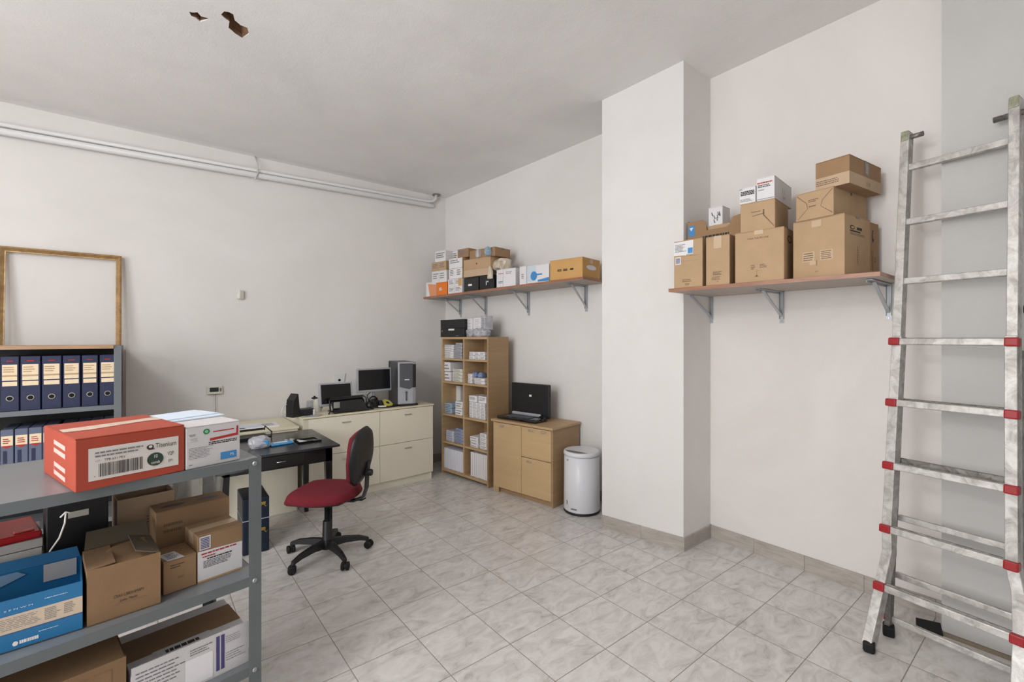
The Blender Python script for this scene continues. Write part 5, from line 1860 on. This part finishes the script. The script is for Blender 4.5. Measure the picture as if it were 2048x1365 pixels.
def cushion(nx, ny, size, thick, m, outline, curve, under=None):
    """padded pad as a grid: outline(s,t)->x,y scale, curve(x,y)->z"""
    mb = MB()
    k = mb.mi(m)
    k2 = mb.mi(under or m)
    top, botm = [], []
    for i in range(nx + 1):
        ra, rb = [], []
        for j in range(ny + 1):
            s, t = 2 * i / nx - 1, 2 * j / ny - 1
            # square to rounded square
            x = s * math.sqrt(1 - 0.42 * t * t) * 1.0
            y = t * math.sqrt(1 - 0.42 * s * s) * 1.0
            e = max(abs(s), abs(t))
            z = math.sqrt(max(0, 1 - e ** 5))
            X, Y = x * size[0] / 2, y * size[1] / 2
            X, Y = outline(X, Y)
            ra.append(mb.bm.verts.new((X, Y, curve(X, Y) + thick * z)))
            rb.append(mb.bm.verts.new((X * 0.985, Y * 0.985, curve(X, Y) - thick * 0.28 * z - 0.004)))
        top.append(ra); botm.append(rb)
    for i in range(nx):
        for j in range(ny):
            f = mb.bm.faces.new([top[i][j], top[i + 1][j], top[i + 1][j + 1], top[i][j + 1]]); f.smooth = True; f.material_index = k
            f = mb.bm.faces.new([botm[i][j], botm[i][j + 1], botm[i + 1][j + 1], botm[i + 1][j]]); f.smooth = True; f.material_index = k2
    for i in range(nx):
        for A_, j in ((0, 0), (1, ny)):
            q = [top[i][j], top[i + 1][j], botm[i + 1][j], botm[i][j]]
            f = mb.bm.faces.new(q if A_ else q[::-1]); f.smooth = True; f.material_index = k2
    for j in range(ny):
        for A_, i in ((0, 0), (1, nx)):
            q = [top[i][j], botm[i][j], botm[i][j + 1], top[i][j + 1]]
            f = mb.bm.faces.new(q if A_ else q[::-1]); f.smooth = True; f.material_index = k2
    bmesh.ops.recalc_face_normals(mb.bm, faces=mb.bm.faces)
    return mb


seat = cushion(20, 20, (0.50, 0.50), 0.06, FABRIC, lambda x, y: (x, y * (1 - 0.1 * (x > 0) * x)), lambda x, y: 0.437 - 0.10 * max(0, x - 0.08) ** 1.4 * 2.2 + 0.10 * max(0, -x - 0.12) ** 1.5, BLACK)
so = seat.build('seat', ch)
so.location = (0.02, 0, 0)
# back bar and backrest
mb = MB()
bar = [(-0.06, 0, 0.40), (-0.20, 0, 0.40), (-0.262, 0, 0.425), (-0.285, 0, 0.49), (-0.29, 0, 0.58), (-0.30, 0, 0.68)]
mb.sweep(bar, (0, 1, 0), 0.055, 0.014, BLACK)
mb.tube([(-0.05, -0.05, 0.385), (-0.23, -0.05, 0.383), (-0.26, -0.05, 0.40)], 0.006, BLACK, 8)
mb.lathe((-0.295, 0, 0.60), [(0.02, -0.03), (0.024, -0.025), (0.024, 0.025), (0.018, 0.03)], BLACK, 16, 'X')
mb.build('back_bar', ch, bevel=0.003)
def upright_pad(size, thick, m, sign, x0, z0, name):
    c = cushion(18, 16, size, thick, m, lambda x, y: (x, y * (1.0 - 0.9 * max(0, -x - 0.02) ** 1.1 * 2 - 0.25 * max(0, x - 0.08))), lambda x, y: sign * (0.75 * y * y - 0.018 * math.cos((x + 0.03) * 11)), m)
    for v in c.bm.verts:
        X, Y, Z = v.co
        v.co = Vector((x0 + sign * Z - (X + 0.2) * 0.16, Y, z0 + X))
    bmesh.ops.recalc_face_normals(c.bm, faces=c.bm.faces)
    return c.build(name, ch)


upright_pad((0.41, 0.38), 0.05, FABRIC, 1, -0.215, 0.715, 'backrest')
upright_pad((0.42, 0.39), 0.03, BLACK, -1, -0.222, 0.715, 'back_shell')

# ---------------------------------------------------------------- binder shelf at the left, by the back wall
bs = thing('binder_rack', 'grey metal rack of binders with wooden top edge at the far left', 'rack', (-1.4, 4.07, 0))
X0 = -1.4
xr = -0.115
ztop_ = 1.482
def bsx(x0, x1, y0, y1, z0, z1, m, name, bev=0.0, parent=bs):
    mb = MB(); mb.bx(x0 - X0, x1 - X0, y0 - 4.07, y1 - 4.07, z0, z1, m); return mb.build(name, parent, bevel=bev)
bsx(X0, xr - 0.04, 4.06, 4.46, ztop_, ztop_ + 0.022, OAKTRIM, 'top_board')
for x in (X0, xr - 0.038):
    for y in (4.07, 4.42):
        bsx(x, x + 0.038, y, y + 0.04 if y > 4.2 else y + 0.03, 0, ztop_ + 0.018, GREYM, 'post', 0.001)
for z in (1.105, 0.74, 0.36, 0.08):
    mb = MB()
    mb.bx(0.0, xr - X0 - 0.038, 0.006, 0.39, z - 0.004, z, GREYM); mb.bx(0.0, xr - X0 - 0.038, 0.0, 0.005, z - 0.03, z, GREYM)
    mb.build('shelf_board', bs)
bsx(X0, xr - 0.04, 4.452, 4.462, 0.1, ztop_, BLACK, 'back_panel')
c_, _ = on_wall(236, (0, 4.07), (1, 4.07))
tallw = thing('brown_wardrobe', 'dark brown wooden cabinet between the binder rack and the back wall', 'cabinet', (-1.4, 4.48, 0))
mb = MB(); mb.bx(0, 1.285, 0, 0.60, 0.0, 1.44, WALNUT); mb.build('carcass', tallw, bevel=0.002)
mb = MB(); mb.bx(0, 1.285, -0.005, 0.605, 1.44, 1.455, WALNUT); mb.build('top_panel', tallw)


def binder(label, xc, w_, z, hgt, m, group, name='lever_arch_binder', small=False):
    o = thing(name, label, 'binder', (xc, 4.085, z), 0, group)
    mb = MB(); mb.box((0, 0.145, hgt / 2), (w_, 0.28, hgt), m, bev=0.003); mb.build('cover', o)
    mb = MB()
    f = Face(mb, (-w_ / 2, 0.005, 0), (w_, 0, 0), (0, 0, hgt), 0.0012)
    if not small:
        f.rect(0.09, 0.56, 0.9, 0.85, LABELC); f.rect(0.1, 0.46, 0.9, 0.57 - 0.03, LABELC); f.rect(0.09, 0.63, 0.9, 0.66, TAPE, 2)
        f.lines(0.15, 0.7, 0.8, 0.82, 3, TAPE, 2); f.lines(0.32, 0.9, 0.68, 0.925, 1, INK_R, fill=0.8, rag=0.05)
    else:
        f.rect(0.05, 0.62, 0.95, 0.85, LABELC); f.shape([(0.05, 0.62), (0.95, 0.62), (0.5, 0.55)], INK_R); f.lines(0.2, 0.66, 0.8, 0.8, 3, INK_R, 2); f.rect(0.2, 0.2, 0.5, 0.5, NAVY, 1)
    mb.build('spine_label', o)
    if not small:
        mb = MB(); mb.lathe((0.0, 0.002, hgt * 0.235), [(0.0165, 0), (0.0165, 0.004)], RING, 24, 'Y'); r_ = mb.build('finger_ring', o)
        mb = MB(); mb.lathe((0.0, 0.0, hgt * 0.235), [(0.0125, 0), (0.0125, 0.004)], HOLE, 24, 'Y'); mb.build('finger_hole', o)
    return o


names6 = ('rightmost', 'second from the right', 'third from the right', 'fourth from the right', 'fifth from the right', 'leftmost visible')
px6 = ((199, 231), (163, 196), (125, 161), (83, 123), (40, 81), (0, 38))
for k, (p0, p1) in enumerate(px6):
    a, d0_ = on_wall(p0, (0, 4.085), (1, 4.085)); b, d1_ = on_wall(p1, (0, 4.085), (1, 4.085))
    binder('navy lever arch binder with cream labels, %s in the upper row' % names6[k], (a.x + b.x) / 2, (b.x - a.x) * 0.985, 1.105, 0.335, NAVY, 'navy binders in the upper row')
px8 = ((204, 229), (178, 202), (151, 176), (120, 149), (85, 112), (57, 84), (29, 56), (0, 27))
nm8 = ('rightmost', 'second from the right', 'third from the right', 'fourth from the right', 'fifth from the right', 'sixth from the right', 'seventh from the right', 'leftmost visible')
for k, (p0, p1) in enumerate(px8):
    a, d0_ = on_wall(p0, (0, 4.085), (1, 4.085)); b, d1_ = on_wall(p1, (0, 4.085), (1, 4.085))
    binder('slim slate grey box file, %s in the lower row' % nm8[k], (a.x + b.x) / 2, (b.x - a.x) * 0.985, 0.74, 0.255, SLATE, 'slate box files in the lower row', 'box_file', True)

# gilt picture frame leaning on the wall, standing on the brown cabinet
fr = thing('wall_picture', 'large empty gilt picture frame leaning on the wall at the far left', 'frame', (-0.49, 5.0, 1.456))
fr.rotation_euler = (math.radians(-5), 0, 0)
FWd, FH = 0.70, 0.785
prof_ = ((0.0, 0.0), (0.0, 0.022), (0.012, 0.03), (0.022, 0.02), (0.032, 0.012), (0.038, 0.012), (0.038, 0.0))
def rail(a, b, inw):
    mb = MB()
    a, b, inw = Vector(a), Vector(b), Vector(inw)
    t_ = (b - a).normalized()
    k = mb.mi(GILT)
    ra = [mb.bm.verts.new(a + inw * x + t_ * x + Vector((0, -y, 0))) for x, y in prof_]
    rb = [mb.bm.verts.new(b + inw * x - t_ * x + Vector((0, -y, 0))) for x, y in prof_]
    n_ = len(prof_)
    for j in range(n_):
        mb.bm.faces.new([ra[j], ra[(j + 1) % n_], rb[(j + 1) % n_], rb[j]])
    mb.bm.faces.new(ra); mb.bm.faces.new(rb)
    bmesh.ops.recalc_face_normals(mb.bm, faces=mb.bm.faces)
    return mb.build('rail', fr)
w2 = FWd / 2
rail((-w2, 0, 0), (w2, 0, 0), (0, 0, 1)); rail((w2, 0, FH), (-w2, 0, FH), (0, 0, -1))
rail((-w2, 0, FH), (-w2, 0, 0), (1, 0, 0)); rail((w2, 0, 0), (w2, 0, FH), (-1, 0, 0))

# ---------------------------------------------------------------- near metal shelving unit
D0 = 1.8
e1 = (FW + RT * (826 / FPX)).normalized()
e2 = Vector((-e1.y, e1.x))
C0 = ray(521) * D0
NZ = [z_at(916, D0), z_at(1148, D0), z_at(1325, D0)]
NL, ND = 1.10, 0.60
rotN = math.atan2(e1.y, e1.x)
ns = thing('metal_shelving', 'grey slotted steel shelving unit in the left foreground', 'shelving', (C0.x, C0.y, 0), rotN)
# local: x negative to the left end, y towards the back
for k, z in enumerate(NZ):
    mb = MB()
    mb.bx(-NL + 0.003, -0.003, 0.003, ND - 0.003, z - 0.0015, z, GREYM)
    lp = 0.035
    mb.bx(-NL + 0.003, -0.03, 0.0, 0.002, z - lp, z, GREYD)
    mb.bx(-NL + 0.003, -0.003, 0.002, 0.014, z - lp, z - lp + 0.0015, GREYD)
    mb.bx(-NL + 0.003, -0.003, ND - 0.005, ND - 0.003, z - lp, z, GREYD)
    mb.bx(-NL + 0.003, -NL + 0.005, 0.003, ND - 0.003, z - lp, z, GREYD)
    mb.bx(-0.005, -0.003, 0.003, ND - 0.003, z - lp, z, GREYD)
    mb.build('shelf_board', ns)
for sx, x in ((1, 0), (-1, -NL)):
    for sy, y in ((1, 0), (-1, ND)):
        mb = MB()
        PW, PT = 0.042, 0.0025
        xa, xb = (x - PW, x) if sx > 0 else (x, x + PW)
        ya = y - PT if sy > 0 else y
        mb.bx(xa, xb, ya, ya + PT, 0, NZ[0] + 0.004, GREYD)
        xs2 = x if sx > 0 else x - PT
        yb = y if sy > 0 else y - PW
        mb.bx(xs2, xs2 + PT, yb - (PT if sy > 0 else 0), yb + PW + (0 if sy > 0 else PT), 0, NZ[0] + 0.004, GREYD)
        po = mb.build('post', ns)
        if sy > 0:
            for z in NZ:
                b_ = MB()
                b_.lathe(((xa + xb) / 2, -0.0025, z - 0.018), [(0.009, 0.0), (0.008, -0.003), (0.004, -0.005)], BOLT, 14, 'Y')
                b_.build('bolt', po)
# diagonal corner stiffener below the top board
mb = MB(); mb.bx(-0.14, -0.003, 0.03, 0.06, NZ[0] - 0.05, NZ[0] - 0.0355, GREYD); mb.build('stiffener', ns)

GN = 'boxes on the near metal shelving'


def on_board(l, r_, z, yt=None, side='r'):
    a = on_z(l[0], l[1], z); b = on_z(r_[0], r_[1], z)
    v = b - a
    q = b if side == 'r' else a
    d = q.x * FW.x + q.y * FW.y
    hh = (z_at(yt, d) - z) if yt else None
    return a, math.degrees(math.atan2(v.y, v.x)), v.length, hh


z1, z2, z3 = [z + 0.0006 for z in NZ]
# orange-red box
a, r, wv, hh = on_board((150, 987), (369, 942), z1, 850)
def pOr(F):
    f = F['L']
    for v in (0.74, 0.58, 0.30):
        f.shape([(0.36, v - 0.015), (0.72, v - 0.055), (0.72, v + 0.04), (0.36, v + 0.075)], mat('pale_print', srgb(224, 178, 168), 0.6))
    f.shape([(0.36, 0.36), (0.37, 0.36), (0.37, 0.18), (0.36, 0.18)], mat('pale_print', srgb(224, 178, 168), 0.6))
    f.shape([(0.36, 0.12), (0.72, 0.08), (0.72, 0.17), (0.36, 0.21)], mat('pale_print', srgb(224, 178, 168), 0.6))
def sOr(F):
    f = F['F']
    f.rect(0.105, 0.16, 0.935, 0.78, mat('label_grey_white', srgb(214, 208, 202), 0.6))
    f.text('Titenium', 0.70, 0.60, 0.10, INK, 2, wu=0.21)
    f.oval(0.65, 0.635, 0.035, 0.05, INK, 2); f.oval(0.652, 0.645, 0.018, 0.028, mat('label_grey_white', (1, 1, 1)), 3); f.shape([(0.63, 0.58), (0.69, 0.58), (0.69, 0.6), (0.64, 0.6)], INK, 2)
    f.oval(0.70, 0.37, 0.08, 0.135, INK_DG, 2); f.text('10', 0.68, 0.40, 0.07, PAPER, 3, wu=0.04); f.text('comb', 0.658, 0.28, 0.06, PAPER, 3, wu=0.085)
    f.text('V2P', 0.82, 0.40, 0.08, INK, 2, wu=0.065); f.text('pn', 0.83, 0.27, 0.07, INK, 2, wu=0.04)
    f.lines(0.16, 0.665, 0.60, 0.70, 1, INK_G, 2, fill=0.8, rag=0.05); f.lines(0.16, 0.60, 0.55, 0.635, 1, INK_G, 2, fill=0.8, rag=0.05)
    f.text('LOT', 0.16, 0.515, 0.03, INK_G, 2); f.text('TPB 631 PE3', 0.235, 0.51, 0.045, INK, 2, wu=0.18)
    f.barcode(0.19, 0.22, 0.575, 0.47, INK, 30, 2); f.oval(0.155, 0.24, 0.004, 0.008, INK, 2)
def tOr(F):
    F['T'].shape([(0.02, 0.42), (0.25, 0.40), (0.8, 0.52), (1.0, 0.5), (1.0, 0.72), (0.8, 0.68), (0.3, 0.62), (0.03, 0.6)], mat('old_clear_tape', srgb(218, 190, 170), 0.25, var=0.08, vscale=30))
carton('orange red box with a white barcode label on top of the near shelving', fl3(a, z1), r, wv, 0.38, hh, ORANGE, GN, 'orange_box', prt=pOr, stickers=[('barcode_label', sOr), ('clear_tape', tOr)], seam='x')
a0, r0 = a, r
# white pharmacy box
ad = math.radians(r)
a = a + Vector((math.cos(ad), math.sin(ad), 0)) * (wv + 0.004)
b = on_z(481, 917, z1)
vv = b - a
r2 = r0
def pPh(F):
    f = F['F']
    f.oval(0.36, 0.84, 0.06, 0.065, INK_GR, 1); f.oval(0.36, 0.84, 0.035, 0.04, mat('pale_green', srgb(120, 190, 140), 0.6), 2)
    f.rect(0.48, 0.80, 0.88, 0.825, INK_R); f.shape([(0.42, 0.66), (0.92, 0.70), (0.93, 0.88), (0.96, 0.88), (0.96, 0.64), (0.42, 0.60)], INK_R)
    f.lines(0.4, 0.50, 0.95, 0.58, 2, INK, fill=0.6, rag=0.05)
    f.lines(0.06, 0.76, 0.2, 0.82, 2, INK_G); f.lines(0.08, 0.62, 0.22, 0.72, 3, INK_G, fill=0.2)
    f.lines(0.05, 0.22, 0.48, 0.5, 8, INK_G, fill=0.3); f.lines(0.05, 0.08, 0.14, 0.11, 1, INK)
    f.rect(0.62, 0.09, 0.93, 0.27, INK_B); f.text('PS', 0.8, 0.15, 0.07, PAPER, 2)
    F['T'].shape([(0.05, 0.35), (0.75, 0.35), (0.9, 0.95), (0.0, 0.98)], mat('grey_lid', srgb(186, 188, 188), 0.6)) if False else None
carton('white medicine box with red stripe and green dot beside the orange red box', fl3(a, z1), r2, vv.length * 0.95, 0.36, hh * 0.93, mat('grey_white_board', srgb(206, 203, 204), 0.6, var=0.02), GN, 'medicine_box', prt=pPh, seam='x')
# sheets on top of both
mb = MB()
mb.box((0, 0, 0.004), (0.30, 0.2, 0.006), PAPER_B, bev=0.001)
mb.box((0.02, 0.01, 0.009), (0.24, 0.17, 0.003), PAPER_B, rz=0.1)
o = mb.build('paper_sheets')
ad2 = math.radians(r2)
q = a + Vector((math.cos(ad2), math.sin(ad2), 0)) * 0.04 + Vector((-math.sin(ad2), math.cos(ad2), 0)) * 0.25
o.location = (q.x, q.y, z1 + hh * 0.93)
o.rotation_euler = (0, 0, ad2 + 0.05)
tag(o, 'pale blue paper sheets lying on the white medicine box', 'paper')

# second board
# blue box, open with raised back flap
b = on_z(165, 1259, z2); a = on_z(0, 1311.5, z2)
v = (b - a); r = math.degrees(math.atan2(v.y, v.x)); v.normalize()
wv = 0.42
a = b - v * wv
d = b.x * FW.x + b.y * FW.y
hh = z_at(1163, d) - z2
def pBl(F):
    f = F['F']
    f.rect(0, 0.36, 1, 0.70, mat('cream_band', srgb(206, 188, 166), 0.6)); f.rect(0, 0.35, 1, 0.365, INK_V); f.lines(0.35, 0.42, 0.78, 0.66, 7, INK_G, 2, fill=0.25, rag=0.1)
    f.lines(0.80, 0.42, 0.885, 0.66, 7, INK_G, 2, fill=0.35); f.lines(0.90, 0.44, 0.965, 0.66, 6, INK_G, 2, fill=0.35)
    f.lines(0.80, 0.84, 0.92, 0.865, 1, PAPER_B, rag=0.02); f.text('S F N W M', 0.60, 0.79, 0.03, PAPER_B, 1, wu=0.14)
    f.lines(0.675, 0.10, 0.77, 0.17, 1, PAPER, fill=0.95, rag=0.02); f.oval(0.655, 0.13, 0.014, 0.045, PAPER); f.lines(0.77, 0.22, 0.87, 0.245, 1, PAPER_B, rag=0.02)
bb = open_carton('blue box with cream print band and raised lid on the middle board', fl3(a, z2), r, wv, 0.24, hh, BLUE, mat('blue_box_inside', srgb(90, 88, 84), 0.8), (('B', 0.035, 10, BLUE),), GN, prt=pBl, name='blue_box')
mb = MB()
f = Face(mb, (-0.15, 0.113, hh - 0.06), (0.34, 0, 0), (0, 0.002, 0.06), 0.0012)
f.rect(0.78, 0.02, 1.02, 0.98, mat('label_strip', srgb(198, 192, 188), 0.5)); f.shape([(0.0, 0.1), (0.5, 0.35), (0.66, 0.7), (0.6, 0.95), (0.0, 0.8)], mat('bluish_print', srgb(130, 160, 190), 0.5))
mb.build('paper_strip', bb)
# brown open box
a, r, wv, hh = on_board((174, 1256.7), (319, 1204), z2, 1102)
def pBr(F):
    f = F['F']
    f.text("CRAV L'BRAHMAPY", 0.34, 0.37, 0.055, INK_S if False else INK, wu=0.42); f.text('Lotto Medio', 0.42, 0.28, 0.05, INK, wu=0.24, slant=0.2); f.rect(0.34, 0.245, 0.8, 0.25, INK_S)
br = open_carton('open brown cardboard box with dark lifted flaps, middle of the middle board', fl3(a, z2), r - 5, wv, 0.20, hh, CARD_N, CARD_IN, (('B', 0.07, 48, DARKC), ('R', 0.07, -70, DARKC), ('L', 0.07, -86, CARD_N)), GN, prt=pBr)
mb = MB()
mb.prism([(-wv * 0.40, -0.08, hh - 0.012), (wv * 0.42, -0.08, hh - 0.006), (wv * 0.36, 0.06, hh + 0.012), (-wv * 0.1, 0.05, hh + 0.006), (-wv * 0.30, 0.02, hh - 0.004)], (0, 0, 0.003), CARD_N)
mb.build('inner_flap', br)
# slot-handled long box at the rear
P_ = C0 + e2 * 0.20 * D0 / 1.3
Pq = P_ + e1
a, da = on_wall(311, (P_.x, P_.y), (Pq.x, Pq.y)); b, db = on_wall(459, (P_.x, P_.y), (Pq.x, Pq.y))
hh = z_at(994, db) - z2
def pSl(F):
    F['F'].lines(0.1, 0.62, 0.4, 0.82, 2, INK_S); F['F'].lines(0.55, 0.62, 0.9, 0.66, 1, INK_S)
sb = carton('long cardboard box with two slots in its top at the back of the middle board', fl3(a, z2), math.degrees(rotN), (b - a).length, 0.12, hh, CARD_D, GN, prt=pSl, flaps=False)
wv = (b - a).length
for x0, x1, m_ in ((-wv * 0.42, -wv * 0.08, BLACK), (wv * 0.05, wv * 0.42, mat('slate_slot', srgb(88, 92, 104), 0.4))):
    mb = MB()
    mb.poly([(x0, -0.01, hh + 0.0008), (x1 - 0.02, -0.022, hh + 0.0008), (x1, -0.008, hh + 0.0008), (x1 - 0.01, 0.008, hh + 0.0008), (x0 + 0.03, 0.012, hh + 0.0008)], m_)
    mb.build('slot', sb)
# upright pale box behind
P_ = C0 + e2 * 0.41; Pq = P_ + e1
a, da = on_wall(234, (P_.x, P_.y), (Pq.x, Pq.y)); b, db = on_wall(349, (P_.x, P_.y), (Pq.x, Pq.y))
hh = z_at(1003, da) - z2
def pUp(F):
    F['F'].lines(0.5, 0.6, 0.95, 0.72, 3, INK_S, fill=0.3); F['F'].rect(0.4, 0.30, 0.95, 0.303, INK_S)
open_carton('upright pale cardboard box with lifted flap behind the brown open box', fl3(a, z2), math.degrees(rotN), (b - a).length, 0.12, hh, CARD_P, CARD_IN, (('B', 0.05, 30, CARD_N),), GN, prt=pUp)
# clear plastic bag behind
P_ = C0 + e2 * 0.50; Pq = P_ + e1
c, d = on_wall(392, (P_.x, P_.y), (Pq.x, Pq.y))
blobthing('clear_bag', 'crinkled clear plastic bag at the back of the middle board', 'bag', (c.x, c.y, z2), (0.10, 0.06, 0.20), mat('crinkled_clear_plastic', srgb(190, 190, 186), 0.15, alpha=0.45, var=0.1), 60, rough=0.35)
# small box with folded paper
a, r, wv, hh = on_board((326.6, 1193), (393, 1169.6), z2, 1106)
def pSm(F):
    F['F'].lines(0.2, 0.72, 0.65, 0.86, 2, INK, fill=0.35); F['F'].lines(0.42, 0.38, 0.62, 0.46, 2, INK_S)
def sSm(F):
    f = F['T']; f.shape([(0.12, -0.02), (0.62, -0.02), (0.5, 0.55), (0.0, 0.52)], PAPER); f.lines(0.15, 0.05, 0.5, 0.45, 4, INK_G, 2)
carton('small cardboard box with a folded note on top, on the middle board', fl3(a, z2), r, wv, 0.14, hh, CARD_D, GN, prt=pSm, stickers=[('folded_note', sSm)], seam='x')
# box with white wrap label
a, r, wv, hh = on_board((395, 1168.6), (484, 1137), z2, 1048)
def sLb(F):
    f = F['F']
    f.shape([(0.0, 0.035), (1.0, 0.035), (1.0, 0.62), (0.0, 0.66)], PAPER)
    f.lines(0.08, 0.57, 0.9, 0.61, 1, INK_R, 2, fill=0.7, rag=0.05); f.lines(0.1, 0.50, 0.5, 0.55, 1, INK_R, 2); f.lines(0.2, 0.44, 0.78, 0.5, 1, INK, 2, rag=0.1); f.lines(0.12, 0.28, 0.8, 0.44, 5, INK_G, 2, fill=0.5)
    f.rect(0.04, 0.68, 0.28, 0.96, PAPER); f.lines(0.06, 0.70, 0.26, 0.94, 7, INK_V, 2, fill=0.6, rag=0.05)
    f.rect(0, 0, 1, 0.03, CARD_O)
carton('cardboard box with white address label at the right end of the middle board', fl3(a, z2), r, wv, 0.145, hh, CARD_D, GN, stickers=[('address_label', sLb)], tape=TAPE_C, seam='x')
# red folder on stacked papers, black crate behind the blue box
P_ = C0 + e2 * 0.36; Pq = P_ + e1
a, da = on_wall(-40, (P_.x, P_.y), (Pq.x, Pq.y)); b, db = on_wall(86, (P_.x, P_.y), (Pq.x, Pq.y))
wv = (b - a).length
hp_ = z_at(1075, db) - z2
n_ = 7
for k in range(n_):
    mb = MB(); th_ = hp_ / n_
    mb.box((0, 0.11, th_ / 2), (wv * random.uniform(0.96, 1.0), 0.22, th_ * 0.9), mat('grey_paper_stack', srgb(206, 200, 194), 0.7, var=0.06, vscale=30), bev=0.001)
    o = mb.build('paper_stack'); m_ = (a + b) / 2
    o.location = (m_.x, m_.y, z2 + th_ * k); o.rotation_euler = (0, 0, rotN + random.uniform(-0.03, 0.03))
    tag(o, 'sheaf of papers under the red folder, number %s counted upward in the pile' % ('one', 'two', 'three', 'four', 'five', 'six', 'seven')[k], 'paper', 'sheaves under the red folder')
mb = MB(); mb.box((0, 0.11, 0.012), (wv * 0.98, 0.22, 0.024), REDF, bev=0.006, seg=2); mb.box((0.03, 0.03, 0.027), (0.05, 0.02, 0.004), mat('red_painted_glint', srgb(220, 90, 80), 0.15), bev=0.001)  # small paler patch painted on the folder as a glint
o = mb.build('red_folder'); o.location = (m_.x - 0.0, m_.y, z2 + hp_); o.rotation_euler = (0.0, 0.0, rotN + 0.08); tag(o, 'glossy red folder on top of the paper pile at the far left', 'folder')
a, da = on_wall(92, (P_.x, P_.y), (Pq.x, Pq.y)); b, db = on_wall(217, (P_.x, P_.y), (Pq.x, Pq.y))
wv = (b - a).length
o = thing('black_crate', 'black box file with a white tag behind the blue box', 'box', ((a.x + b.x) / 2, (a.y + b.y) / 2, z2), rotN, None)
hb = NZ[0] - z2 - 0.05
mb = MB(); mb.box((0, 0.08, hb / 2), (wv, 0.16, hb), BLACK, bev=0.004); mb.build('body', o)
mb = MB(); mb.box((0.0, -0.001, hb * 0.70), (0.055, 0.003, 0.022), OFFW); mb.build('tag', o)
# string tied to the top board lip
c, d = on_wall(131, (C0.x, C0.y), (C0.x + e1.x, C0.y + e1.y))
zz = z_at(1026, d)
mb = MB()
ey = Vector((e2.x, e2.y, 0)); ex = Vector((e1.x, e1.y, 0))
p0 = Vector((c.x, c.y, zz)) - ey * 0.006
mb.tube([p0 + ex * 0.0, p0 - ex * 0.002 - Vector((0, 0, 0.03)), p0 - ex * 0.012 - Vector((0, 0, 0.08)) + ey * 0.03, p0 - ex * 0.03 - Vector((0, 0, 0.13)) + ey * 0.08], 0.0022, STRING, 8)
mb.tube([p0 - ex * 0.012 - Vector((0, 0, 0.01)), p0 + Vector((0, 0, 0.003)), p0 + ex * 0.01 - Vector((0, 0, 0.002))], 0.0022, STRING, 8)
o = mb.build('white_string'); tag(o, 'white string tied to the edge of the top board', 'string')

# bottom board
b = on_z(497, 1322, z3) ; 
a = b - Vector((e1.x, e1.y, 0)) * 0.36
hh = z_at(1241, b.x * FW.x + b.y * FW.y) - z3
def pWl(F):
    f = F['F']
    f.lines(0.03, 0.15, 0.42, 0.9, 9, INK_G, fill=0.3); f.lines(0.46, 0.72, 0.66, 0.88, 3, INK_G, fill=0.4)
    for u in (0.69, 0.735):
        f.rect(u, 0.12, u + 0.032, 0.93, INK_V); f.lines(u + 0.006, 0.16, u + 0.026, 0.88, 18, PAPER, 2, fill=0.35, rag=0.1)
    f.lines(0.78, 0.68, 0.97, 0.86, 4, INK_G, fill=0.25); f.lines(0.78, 0.25, 0.97, 0.48, 4, INK_G, fill=0.25)
    f.rect(0.42, 0.05, 0.66, 0.66, PAPER, 1)
    t_ = F['T']
    t_.rect(0.0, 0.30, 1, 0.80, CARD_N); t_.shape([(0.25, 0.02), (0.8, 0.02), (0.7, 0.32), (0.2, 0.32)], mat('grey_white_board', (1, 1, 1)), 2); t_.lines(0.3, 0.05, 0.72, 0.28, 2, INK, 3, fill=0.6)
wb = carton('white printed carton with raised front panel at the right of the bottom board', fl3(a, z3), math.degrees(rotN), 0.36, 0.30, hh * 0.82, mat('grey_white_board', (1, 1, 1)), GN, 'printed_carton', prt=pWl, flaps=False)
mb = MB(); mb.box((0, -0.152, hh * 0.5), (0.358, 0.004, hh), mat('grey_white_board', (1, 1, 1)))
f = Face(mb, (-0.179, -0.154, 0), (0.358, 0, 0), (0, 0, hh), 0.0008)
f.lines(0.03, 0.15, 0.42, 0.88, 9, INK_G, fill=0.3); f.lines(0.46, 0.72, 0.66, 0.88, 3, INK_G, fill=0.4); f.rect(0.42, 0.05, 0.66, 0.66, PAPER)
for u_ in (0.69, 0.735):
    f.rect(u_, 0.12, u_ + 0.032, 0.93, INK_V)
f.lines(0.78, 0.68, 0.97, 0.86, 4, INK_G, fill=0.25); f.lines(0.78, 0.25, 0.97, 0.48, 4, INK_G, fill=0.25)
mb.build('front_panel', wb)
b2 = a - Vector((e1.x, e1.y, 0)) * 0.012
wv = 0.50
a = b2 - Vector((e1.x, e1.y, 0)) * wv
d = b2.x * FW.x + b2.y * FW.y
hh = z_at(1313, d) - z3
def pCt(F):
    f = F['F']
    for q_ in ((0.1, 0.88, 0.93, 0.885), (0.925, 0.2, 0.93, 0.88)):
        f.rect(*q_, INK_S)
    f.rect(0.8, 0.3, 0.88, 0.5, INK_S); F['T'].lines(0.4, 0.06, 0.7, 0.16, 2, INK_S)
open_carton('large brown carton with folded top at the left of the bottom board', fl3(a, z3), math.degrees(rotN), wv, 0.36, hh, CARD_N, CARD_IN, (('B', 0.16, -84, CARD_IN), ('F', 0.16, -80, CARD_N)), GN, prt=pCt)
